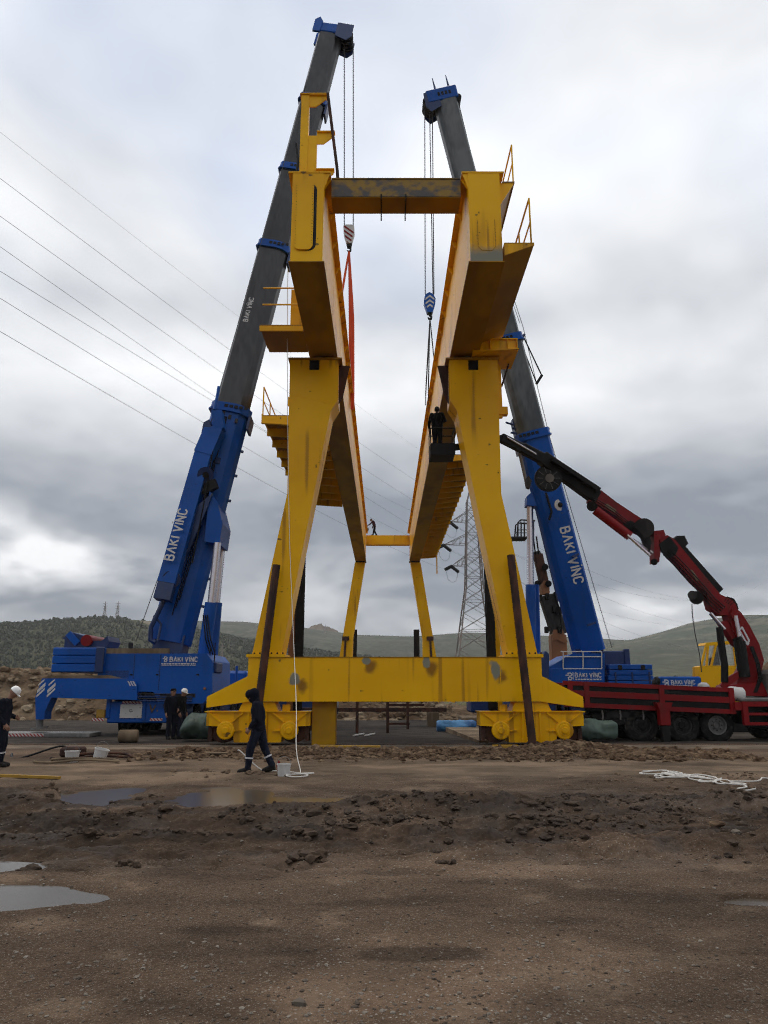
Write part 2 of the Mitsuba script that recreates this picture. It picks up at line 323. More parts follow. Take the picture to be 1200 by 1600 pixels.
def ground_z(x, y):
    x, y = np.asarray(x, float), np.asarray(y, float)
    P = np.stack([x, y, x * 0], -1)
    near = np.clip((23.2 - y) / 1.5, 0, 1) * np.clip((y + 1) / 3, 0, 1) * np.clip((14 - np.abs(x)) / 3, 0, 1)
    r = ridge_field(x, y)
    lump = meshkit.fbm(P * [2.2, 2.6, 1], 4, 31) - 0.42
    fine = meshkit.fbm(P * [9, 10, 1], 3, 47) - 0.5
    grit = meshkit.noise(P * [34, 36, 1], 53) - 0.5
    r1 = 1 - np.abs(2 * meshkit.noise(P * [4.3, 5.2, 1], 33) - 1); r2 = 1 - np.abs(2 * meshkit.noise(P * [10.5, 12, 1], 37) - 1); r3 = 1 - np.abs(2 * meshkit.noise(P * [24, 26, 1], 39) - 1)
    an = meshkit.fbm(np.stack([x * .20 + .35 * meshkit.noise(P * [.5, .5, 1], 77), y * 2.3 + .8 * meshkit.noise(P * [.35, .5, 1], 78), x * 0], -1), 2, 79)
    churn = (1 - 0.85 * np.exp(-((x + 2.3) / 1.3) ** 2 - ((y - 12.4) / 0.9) ** 2)) * np.clip((y - 7.9 + lump * 1.6) / 0.7, 0, 1) * np.clip((13.6 + lump * 2 - y) / 0.9, 0, 1)
    z = r * (0.25 + 2.1 * np.clip(lump + 0.25, 0, 1)) + churn * ((an - .5) * 0.20 + (r1 - .6) * 0.05 + (r2 - .6) * 0.040 + (r3 - .6) * 0.020) * (0.35 + 1.3 * np.clip(lump + .35, 0, 1))
    z = z + (meshkit.fbm(P * [0.5, 0.6, 1], 3, 61) - 0.5) * 0.07 + (0.010 + 0.02 * np.clip((y - 8) / 4, 0, 1)) * fine + 0.004 * grit
    rub = np.exp(-((y - 20.6) / 1.2) ** 2) * np.clip((x + 9) / 2, 0, 1) * np.clip((9.0 - x) / 2, 0, 1)
    z = z + rub * (0.03 + 0.14 * np.clip(lump + 0.12, 0, 1) + 0.08 * fine + 0.05 * (r2 - .6))
    z = z + 0.22 * np.exp(-((x - 5.3) / 1.15) ** 2 - ((y - 21.9) / 0.75) ** 2) * (0.7 + 0.8 * (lump + 0.4)) + 0.2 * np.exp(-((x + 2.6) / 0.35) ** 2 - ((y - 22.3) / 0.4) ** 2)
    # two shallow wheel ruts below the ridges
    z = z - 0.05 * np.exp(-((y - 9.75 - 0.03 * x) / 0.22) ** 2) - 0.05 * np.exp(-((y - 10.8 + 0.01 * x) / 0.25) ** 2)
    for cx, cy, rx, ry, d in PUDDLES:
        wob = 0.5 * (meshkit.fbm(P * [1.6, 2.2, 1], 3, int(7 + abs(cx * 10))) - 0.5)
        q = 0.86 * np.sqrt(((x - cx) / rx) ** 2 + ((y - cy) / ry) ** 2) + wob * 1.9
        m = np.clip((1.35 - q) / 0.5, 0, 1); m = m * m * (3 - 2 * m)
        z = z * (1 - m) + m * (-0.045 - d * np.clip(1.15 - q, 0, 1) + 0.016 * np.clip((q - 0.85) / 0.5, 0, 1) + 0.25 * fine * r)
    return base_z(x, y) + z * near

def axis(fine, outer):
    return np.unique(np.concatenate([fine, outer]))
gx = axis(np.arange(-9.2, 9.2, 0.042), np.concatenate([np.linspace(-26, -9.2, 60), np.linspace(9.2, 26, 60), np.linspace(-120, -26, 40), np.linspace(26, 120, 40), [-4000, -2000, -900, -400, -220, 220, 400, 900, 2000, 4000]]))
gy = axis(np.concatenate([np.arange(3.3, 10.5, 0.024), np.arange(10.5, 16, 0.036), np.arange(16, 23.6, 0.055)]), np.concatenate([np.linspace(-60, 3.3, 30), np.linspace(23.6, 60, 50), np.linspace(60, 200, 30), [-4000, -1000, -300, 300, 500, 900, 2000, 5000]]))
GX, GY = np.meshgrid(gx, gy)

def ground_fn(p, n, uv):
    x, y = p.x, p.y
    a = fbm(x * 0.45, y * 0.6 + 2.0, 0.0, 3)
    b = fbm(x * 2.3 + 5.0, y * 2.8, 0.0, 3)
    g = noise(x * 38.0, y * 38.0)
    g2 = noise(x * 90.0, y * 90.0)
    c = mix((0.064, 0.040, 0.024), (0.107, 0.068, 0.042), smoothstep(0.36, 0.66, a * 0.6 + b * 0.4))
    c = mix(c, (0.125, 0.086, 0.055), smoothstep(0.60, 0.82, b) * 0.55)
    c = c * (0.80 + 0.26 * g + 0.22 * g2)
    vv = voronoi(x * 26.0, y * 26.0)
    c = mix(c, mi.Color3f(0.23, 0.20, 0.165) * (0.6 + 0.6 * g2), (1 - smoothstep(0.10, 0.26, vv[0])) * smoothstep(0.72, 0.80, vv[2]) * (0.3 + 0.7 * smoothstep(0.4, 0.6, a)))
    vw = voronoi(x * 71.0 + 9.0, y * 71.0)
    c = mix(c, mi.Color3f(0.20, 0.17, 0.14), (1 - smoothstep(0.12, 0.3, vw[0])) * smoothstep(0.70, 0.80, vw[2]) * 0.8)
    c = mix(c, mi.Color3f(0.028, 0.022, 0.017), (1 - smoothstep(0.12, 0.34, vw[0])) * (1 - smoothstep(0.12, 0.2, vw[2])) * 0.7)
    # the churned wet belt of dark clay
    wob = (fbm(x * 0.6, y * 0.8 + 11.0, 0.0, 2) - 0.5) * 2.2
    belt = smoothstep(7.6, 8.7, y + wob) * (1 - smoothstep(12.3, 13.4, y + wob * 0.9))
    c = mix(c, mi.Color3f(0.036, 0.022, 0.014) * (0.7 + 0.6 * g), belt * (0.30 + 0.70 * smoothstep(0.40, 0.58, fbm(x * 0.22, y * 2.4, 3.0, 2) * 0.6 + b * 0.4)))
    # dry trodden track in front of the rail
    track = smoothstep(14.2, 15.6, y + wob * 0.6) * (1 - smoothstep(18.6, 19.6, y))
    c = mix(c, mi.Color3f(0.165, 0.115, 0.073) * (0.85 + 0.25 * b), track * (0.35 + 0.5 * smoothstep(0.35, 0.6, a)))
    # damp stains
    w1 = 1.3 * smoothstep(0.25, 0.75, dr.exp(-dr.square((x - 0.27 + (b - 0.5) * 0.3) / 0.52) - dr.square((y - 5.44 + (b - 0.5) * 0.2) / 0.17)))
    w2 = dr.exp(-dr.square((x + 1.2) / 0.5) - dr.square((y - 5.9) / 0.16)) * 0.7
    w3 = smoothstep(0.56, 0.70, fbm(x * 0.9 + 31.0, y * 2.2, 0.0, 3)) * 0.55
    c = c * (1 - 0.46 * dr.minimum(1.15, w1 * 1.1 + w2 + w3))
    # gravel strip, concrete at the rail, asphalt yard, meadow beyond
    grav = smoothstep(19.0, 19.8, y + wob * 0.25) * (1 - smoothstep(22.3, 22.6, y))
    c = mix(c, mi.Color3f(0.097, 0.062, 0.039) * (0.6 + 0.7 * g), grav * 0.75)
    conc = smoothstep(22.3, 22.6, y)
    c = mix(c, mi.Color3f(0.144, 0.111, 0.079) * (0.7 + 0.5 * b), conc * 0.8)
    yard = smoothstep(24.3, 24.7, y + (b - 0.5) * 0.5)
    s = fbm(x * 0.25, y * 0.25 + 4.0, 0.0, 3)
    c = mix(c, mix((0.022, 0.018, 0.016), (0.044, 0.036, 0.029), smoothstep(0.35, 0.65, s * 0.6 + b * 0.4)), yard)
    far = smoothstep(78.0, 92.0, y + (a - 0.5) * 20.0)
    m = fbm(x * 0.02, y * 0.012, 0.0, 4)
    tone = fbm(x * 0.8 + 3.0, y * 1.5, 7.0, 3)
    c = c * 0.93 * (0.78 + 0.48 * smoothstep(0.3, 0.7, tone))
    c = mix(c, mi.Color3f(dr.mean(c)) * mi.Color3f(1.08, 1.0, 0.90), 0.15)
    return mix(c, mix((0.036, 0.043, 0.016), (0.075, 0.070, 0.030), smoothstep(0.35, 0.65, m)), far)
def ground_bump(p, n, uv):
    k = 1 - smoothstep(12.0, 24.0, p.y)
    v = voronoi(p.x * 28.0, p.y * 28.0)
    return (noise(p.x * 60.0, p.y * 60.0) * 0.004 + (1 - smoothstep(0.1, 0.4, v[0])) * v[2] * 0.006 + noise(p.x * 17.0, p.y * 17.0) * 0.006) * k
def ground_rough(p, n, uv):
    b = fbm(p.x * 2.3 + 5.0, p.y * 2.8, 0.0, 3)
    wet = smoothstep(7.4, 8.6, p.y) * (1 - smoothstep(13.0, 14.2, p.y))
    return 0.95 - 0.30 * wet * smoothstep(0.42, 0.6, b)
scene['mat_ground'] = two({'type': 'bumpmap', 'arbitrary': proc(ground_bump, 3e-3), 'scale': 1.0, 'bsdf': {'type': 'principled', 'base_color': proc(ground_fn), 'roughness': proc(ground_rough), 'specular': 0.2}}); M['ground'] = 'mat_ground'
struct('ground', grid_mesh(GX, GY, ground_z(GX, GY)), 'ground')

mat('water', two({'type': 'roughplastic', 'distribution': 'ggx', 'alpha': 0.035, 'int_ior': 1.34, 'diffuse_reflectance': rgb((0.075, 0.062, 0.048))}))
PUDDLE_LABELS = ['largest puddle, flat and grey, on the brown foreground at the left edge', 'small puddle edged with dark mud clods at the left edge', 'long dark puddle lying left of the yellow reflecting one', 'puddle among mud ridges in front of the hooded walker', 'shallow puddle that reflects the yellow beam', 'thin bright puddle beyond the left edge ridges', 'tiny pale puddle at the right edge of the foreground']
for (cx, cy, rx, ry, d), lb in zip(PUDDLES, PUDDLE_LABELS):
    t = np.linspace(0, 2 * np.pi, 60)[:-1]
    m = trimesh.creation.extrude_polygon(Polygon(np.stack([cx + rx * 1.5 * np.cos(t), cy + ry * 1.5 * np.sin(t)], 1)), 0.004, engine='earcut')
    m.apply_translation([0, 0, -0.042])
    solo('puddle', m, 'water', lb, 'puddle', 'puddles on the muddy ground')

# clods and stones: nobody could count them
def clod_fn(p, n, uv):
    a = noise(p.x * 3.0, p.y * 3.0, p.z * 3.0); b = noise(p.x * 25.0, p.y * 25.0, p.z * 25.0)
    wet = smoothstep(13.6, 12.6, p.y) if False else 1 - smoothstep(12.4, 13.6, p.y)
    dry = mix((0.086, 0.054, 0.031), (0.144, 0.095, 0.058), a)
    return mix(dry, mix((0.024, 0.015, 0.010), (0.061, 0.037, 0.021), a), wet) * (0.75 + 0.5 * b)
mat('clod', pri(proc(clod_fn), 0.8, spec=0.4))
cand = np.stack([rng.uniform(-9, 9.3, 60000), rng.uniform(7.4, 15.8, 60000)], 1)
dens = ridge_field(cand[:, 0], cand[:, 1])
line = meshkit.fbm(np.stack([cand[:, 0] * .20 + .35 * meshkit.noise(np.c_[cand * .5, cand[:, 0] * 0 + 1], 77), cand[:, 1] * 2.3 + .8 * meshkit.noise(np.c_[cand[:, 0] * .35, cand[:, 1] * .5, cand[:, 0] * 0 + 1], 78), cand[:, 0] * 0], -1), 2, 79)
for cx, cy, rx, ry, d in PUDDLES: dens[((cand[:, 0] - cx) / rx) ** 2 + ((cand[:, 1] - cy) / ry) ** 2 < 1.2] *= 0.12
keep = rng.random(len(cand)) < np.clip(dens * 9, 0, 0.95) * np.clip((line - .42) * 9, 0.12, 1) * np.clip((meshkit.fbm(np.c_[cand * 1.7, cand[:, 0] * 0], 3, 71) - 0.38) * 6, 0.05, 1)
cand = cand[keep]
rad = np.clip(0.010 + 0.062 * rng.random(len(cand)) ** 6, 0.01, 0.07)
cz = ground_z(cand[:, 0], cand[:, 1])
big = [(-0.98 + .045 * i, 8.2 + .05 * ((i * 7) % 5), .035 + .02 * ((i * 5) % 3)) for i in range(9)] + [(-2.68 + .04 * i, 8.1 + .03 * (i % 3), .03 + .015 * (i % 3)) for i in range(5)] + [(-3.95 + .07 * i, 7.86 + .04 * (i % 2), .045 + .012 * (i % 3)) for i in range(8)] + [(0.55 + .05 * i, 8.1, .03) for i in range(4)]
cand = np.vstack([cand, [b[:2] for b in big]]); rad = np.r_[rad, [b[2] for b in big]]; cz = np.r_[cz, ground_z(np.array([b[0] for b in big]), np.array([b[1] for b in big]))]
solo('mud_clods', blobs(np.c_[cand, cz + rad * 0.2], rad, (1.25, 1.0, 0.75), 3, ICO0 if False else ICO1, .3), 'clod', 'dark wet clay clods churned up along the tyre ridges', 'mud', kind='stuff')

def rubble_fn(p, n, uv):
    r = noise(p.x * 5.0, p.y * 5.0, p.z * 5.0); b = noise(p.x * 30.0, p.y * 30.0, p.z * 30.0)
    return mix((0.082, 0.050, 0.030), (0.194, 0.135, 0.084), smoothstep(0.35, 0.85, r)) * (0.8 + 0.4 * b)
mat('rubble', pri(proc(rubble_fn), 0.95, spec=0.2))
n = 5200
cc = np.stack([rng.uniform(-9.5, 9.5, n), 20.4 + rng.normal(0, 0.75, n)], 1)
cc = cc[(cc[:, 1] < 22.5) & (cc[:, 1] > 18.3) & (cc[:, 0] > -6.5 + rng.random(len(cc)) * 2)]
hp = np.stack([rng.normal(5.3, 0.75, 700), rng.normal(21.7, 0.45, 700)], 1); cc = np.vstack([cc, hp])
rr = 0.02 + 0.085 * rng.random(len(cc)) ** 3
solo('rail_rubble', blobs(np.c_[cc, ground_z(cc[:, 0], cc[:, 1]) + rr * 0.2], rr, (1.2, 1.0, 0.75), 5), 'rubble', 'strip of broken earth and stones dug up in front of the rail', 'rubble', kind='stuff')

def pebble_fn(p, n, uv):
    r = cell_rand(p.x * 9.0, p.y * 9.0)
    return mix((0.062, 0.046, 0.034), (0.223, 0.198, 0.167), r * r)
mat('pebble', pri(proc(pebble_fn), 0.9, spec=0.3))
n = 22000
py = 4.0 + 11.5 * rng.random(n) ** 1.6; px = rng.uniform(-1, 1, n) * (py * 0.58 + 0.5)
pr_ = 0.003 + 0.012 * rng.random(n) ** 5
solo('gravel', blobs(np.c_[px, py, ground_z(px, py) + pr_ * 0.15], pr_, (1.3, 1.0, 0.6), 9, ICO0, 0.25), 'pebble', 'pale pebbles pressed into the muddy foreground', 'gravel', kind='stuff')
for (sx, sy, sr, lb) in [(-0.47, 4.62, 0.03, 'flat whitish stone lying alone near the bottom edge'), (4.02, 9.05, 0.055, 'pale angular rock on the ridge at the right'), (4.75, 9.2, 0.08, 'brown rock half buried in the ridge beside the pale angular rock'), (4.1, 9.75, 0.07, 'low brown rock behind the pale angular rock')]:
    solo('stone', blobs([[sx, sy, float(ground_z(sx, sy)) + sr * 0.2]], [sr], (1.3, 0.9, 0.7), int(sx * 10) + 90, ICO1, 0.22), 'pebble' if sr < .06 else 'rubble', lb, 'stone', smooth=25)

# ------------------------------------------------------------------ hills, mound, woods
def hill(name, y0, y1, prof, mt, amp, seed, nx=220, ny=46, x=(-1, 1), drop=3.0):
    """a long ridge whose crest runs along prof: (x, crest height)"""
    xs = np.linspace(x[0], x[1], nx); ys = np.linspace(y0, y1, ny); X, Y = np.meshgrid(xs, ys)
    crest = np.interp(X, [p[0] for p in prof], [p[1] for p in prof])
    t = (Y - y0) / (y1 - y0); sh = np.clip(t / 0.62, 0, 1); sh = np.where(t < 0.62, sh * sh * (3 - 2 * sh), np.clip(1 - (t - 0.62) * 1.2, 0, 1))
    P = np.stack([X / (y1 - y0) * 3, Y / (y1 - y0) * 3, X * 0], -1)
    nz = (meshkit.fbm(P * 1.6, 5, seed) - 0.5)
    Z = -drop + crest * sh + amp * nz * np.clip(t * 4, 0, 1) * np.clip((1.02 - t) * 6, 0, 1)
    struct(name, grid_mesh(X, Y, Z), mt); return lambda a, b: meshkit_interp(X, Y, Z, a, b)
def meshkit_interp(X, Y, Z, a, b):
    i = np.clip((b - Y[0, 0]) / (Y[1, 0] - Y[0, 0]), 0, len(Y) - 1.001); j = np.clip((a - X[0, 0]) / (X[0, 1] - X[0, 0]), 0, X.shape[1] - 1.001)
    i0, j0 = i.astype(int), j.astype(int); u, v = i - i0, j - j0
    return Z[i0, j0] * (1 - u) * (1 - v) + Z[i0 + 1, j0] * u * (1 - v) + Z[i0, j0 + 1] * (1 - u) * v + Z[i0 + 1, j0 + 1] * u * v
def hill_fn(c0, c1, c2, k):
    def fn(p, n, uv):
        a = fbm(p.x * k, p.y * k * 0.8, p.z * k * 2.0, 4); b = fbm(p.x * k * 7.0, p.y * k * 4.0, 3.0, 3)
        c = mix(c0, c1, smoothstep(0.35, 0.65, a)); c = mix(c, c2, smoothstep(0.52, 0.72, b) * 0.7); f = voronoi(p.x * k * 2.2, p.y * k * 1.1); c = c * (0.82 + 0.36 * f[2]); e = noise(p.x * k * 40.0, p.y * k * 26.0); return c * (0.7 + 0.6 * e)
    return fn
def hill_left_fn(p, n, uv):
    a = fbm(p.x * 0.006, p.y * 0.005, 0.0, 4); b = fbm(p.x * 0.05, p.y * 0.03, 3.0, 3)
    c = mix((0.017, 0.023, 0.011), (0.036, 0.040, 0.020), smoothstep(0.35, 0.65, a)); c = mix(c, (0.050, 0.046, 0.029), smoothstep(0.55, 0.75, b) * 0.5)
    # a bare firebreak climbs the slope
    d = dr.abs((p.x + 232.0) + (p.y - 760.0) * 0.50 + (b - 0.5) * 14.0)
    return mix(c, (0.126, 0.109, 0.080), (1 - smoothstep(4.0, 9.0, d)) * smoothstep(640.0, 660.0, p.y))
def quarry_fn(p, n, uv):
    a = fbm(p.x * 0.02, p.y * 0.02, p.z * 0.05, 4)
    return mix((0.118, 0.080, 0.055), (0.169, 0.126, 0.092), a)
mat('hill_left', pri(proc(hill_left_fn), 1.0, spec=0.1))
mat('hill_mid', pri(proc(hill_fn((0.024, 0.032, 0.020), (0.046, 0.050, 0.034), (0.060, 0.055, 0.040), 0.004)), 1.0, spec=0.1))
mat('hill_right', pri(proc(hill_fn((0.026, 0.036, 0.022), (0.056, 0.061, 0.036), (0.080, 0.072, 0.050), 0.0035)), 1.0, spec=0.1))
mat('quarry', pri(proc(quarry_fn), 1.0, spec=0.1))
YL, YM, YR = 900.0, 1900.0, 2300.0
hl = hill('hill', 330.0, 1250.0, [(-1156.29, 69.2), (-771.63, 73.0), (-540.78, 77.6), (-463.81, 79.9), (-417.76, 83.0), (-371.49, 84.5), (-337.0, 88.3), (-310.01, 89.9), (-275.02, 88.3), (-239.83, 83.0), (-208.42, 74.5), (-153.9, 62.3), (-99.79, 53.2), (-30.63, 43.4), (76.33, 31.4), (228.08, 16.5)], 'hill_left', 7.0, 3, 260, 50, (-1300, 260), 8.0)
hm = hill('hill', 600.0, 2700.0, [(-2280.71, 141.0), (-571.31, 157.1), (-490.19, 165.2), (-416.83, 168.4), (-326.73, 163.6), (-212.16, 155.5), (-65.12, 136.1), (65.09, 131.3), (195.37, 136.1), (325.3, 128.1), (536.1, 118.5), (649.3, 112.1), (1619.41, 92.9)], 'hill_mid', 16.0, 8, 260, 40, (-2400, 1900))
hr = hill('hill', 160.0, 2400.0, [(26.27, 50.7), (210.6, 63.6), (343.17, 81.7), (443.22, 97.3), (510.18, 107.8), (571.18, 123.6), (632.72, 142.0), (673.35, 148.7), (732.91, 144.7), (798.58, 136.7), (996.04, 122.2), (1592.08, 115.7)], 'hill_right', 13.0, 12, 260, 50, (-50, 2200), 10.0)
# quarry face on the middle hill, and pale sheds near it
qx = np.linspace(-1, 1, 30); qz = np.linspace(0, 1, 14); QX, QZ = np.meshgrid(qx, qz)
qn = meshkit.fbm(np.stack([QX * 4, QZ * 4, QX * 0], -1), 4, 5)
QXX = -148 + 68 * QX; QYY = 1640 + QZ * 60 + qn * 40; QZZ = 62 + QZ * 84 * (1 - 0.35 * QX ** 2) * (0.8 + 0.3 * qn)
struct('quarry_slope', grid_mesh(QXX, QYY, QZZ), 'quarry', smooth=False)

# mound of dug-up earth behind the yard
mx = np.linspace(-75, 14, 330); my = np.linspace(50.5, 66, 70); MX, MY = np.meshgrid(mx, my)
mt_ = (MY - 50.5) / 15.5
mh = np.interp(MX, [-75, -32, -24, -20, -14, -9, -2, 6, 12, 14], [3.9, 3.7, 3.6, 3.3, 3.2, 2.9, 1.5, 0.9, 0.3, 0])
mp = np.stack([MX, MY, MX * 0], -1)
def mound_z(x, y):
    x, y = np.asarray(x, float), np.asarray(y, float)
    t = np.clip((y - 50.5) / 15.5, 0, 1); h = np.interp(x, [-75, -32, -24, -20, -14, -9, -2, 6, 12, 14], [3.9, 3.7, 3.6, 3.3, 3.2, 2.9, 1.5, 0.9, 0.3, 0])
    b = np.clip(np.minimum(t / 0.34, (1 - t) / 0.4), 0, 1); b = b * b * (3 - 2 * b)
    P = np.stack([x, y, x * 0], -1); w = np.clip(np.minimum(t, 1 - t) * 12, 0, 1)
    return -0.62 + h * b + w * ((meshkit.fbm(P * 0.6, 4, 81) - 0.5) * 0.8 + (meshkit.fbm(P * 3.0, 3, 83) - 0.5) * 0.35) * np.clip(h, 0, 1)
def mound_fn(p, n, uv):
    a = fbm(p.x * 0.5, p.y * 0.5, p.z * 0.9, 3); b = noise(p.x * 6.0, p.y * 6.0, p.z * 6.0)
    return mix((0.105, 0.071, 0.045), (0.198, 0.146, 0.096), smoothstep(0.35, 0.7, a)) * (0.75 + 0.5 * b)
mat('mound', pri(proc(mound_fn), 1.0, spec=0.1))
struct('earth_mound', grid_mesh(MX, MY, mound_z(MX, MY)), 'mound', smooth=False)
def moundrock_fn(p, n, uv):
    r = noise(p.x * 1.7, p.y * 1.7, p.z * 1.7); return mix((0.124, 0.084, 0.053), (0.285, 0.229, 0.161), smoothstep(0.3, 0.8, r))
mat('mound_rock', pri(proc(moundrock_fn), 1.0, spec=0.1))
n = 2600; rx = rng.uniform(-60, 5, n); ry = rng.uniform(51.0, 58, n)
rr = 0.05 + 0.30 * rng.random(n) ** 3.5
solo('mound_rocks', blobs(np.c_[rx, ry, mound_z(rx, ry) + rr * 0.2], rr, (1.2, 1, 0.8), 15, ICO1, 0.25), 'mound_rock', 'loose rocks strewn over the slope of the earth mound', 'rubble', kind='stuff')
# spoil heap behind the truck at the right edge
sx = np.linspace(17.5, 34, 60); sy = np.linspace(38, 50, 40); SX, SY = np.meshgrid(sx, sy)
q = np.sqrt(((SX - 26) / 8) ** 2 + ((SY - 44) / 5.8) ** 2)
SZ = -0.5 + 6.0 * np.clip(1 - q, 0, 1) ** 0.8 + (meshkit.fbm(np.stack([SX, SY, SX * 0], -1) * 0.9, 4, 19) - 0.5) * 1.3 * np.clip((1 - q) * 4, 0, 1)
struct('earth_heap', grid_mesh(SX, SY, SZ), 'mound', smooth=False)

# woods on the left hill: too many and too small to count
n = 20000
tx = rng.uniform(-900, 120, n); ty = rng.uniform(400, 960, n)
dn = meshkit.fbm(np.c_[tx * 0.008, ty * 0.006, tx * 0], 4, 91)
fb = np.abs((tx + 232.0) + (ty - 760.0) * 0.50)
ok = (dn > 0.36 + 0.12 * (ty < 560)) & ~((fb < 9) & (ty > 640))
tx, ty = tx[ok], ty[ok]; tz = hl(tx, ty); tr = 0.7 + 1.5 * rng.random(len(tx)) ** 1.5
def wood_fn(p, n, uv):
    r = noise(p.x * 0.2, p.y * 0.2, p.z * 0.3); return mix((0.014, 0.022, 0.013), (0.024, 0.033, 0.018), r)
mat('wood_leaf', pri(proc(wood_fn), 1.0, spec=0.1))
solo('hillside_woods', blobs(np.c_[tx, ty, tz + tr * 0.7], tr, (1, 1, 1.35), 17, ICO0, 0.25), 'wood_leaf', 'dark scrubby trees covering the wooded hill at the left', 'trees', kind='stuff')
n = 6000
tx = rng.uniform(-300, 1500, n); ty = rng.uniform(420, 1500, n); dn = meshkit.fbm(np.c_[tx * 0.006, ty * 0.005, tx * 0], 4, 95); ok = dn > 0.56
ok &= tx > -40; tx, ty = tx[ok], ty[ok]; tz = hr(tx, ty)
solo('meadow_bushes', blobs(np.c_[tx, ty, tz + 0.8], 0.6 + 1.8 * rng.random(len(tx)) ** 2, (1.3, 1, 0.8), 18, ICO0, 0.25), 'wood_leaf', 'scattered dark bushes on the green hill slope behind the truck', 'bushes', kind='stuff')
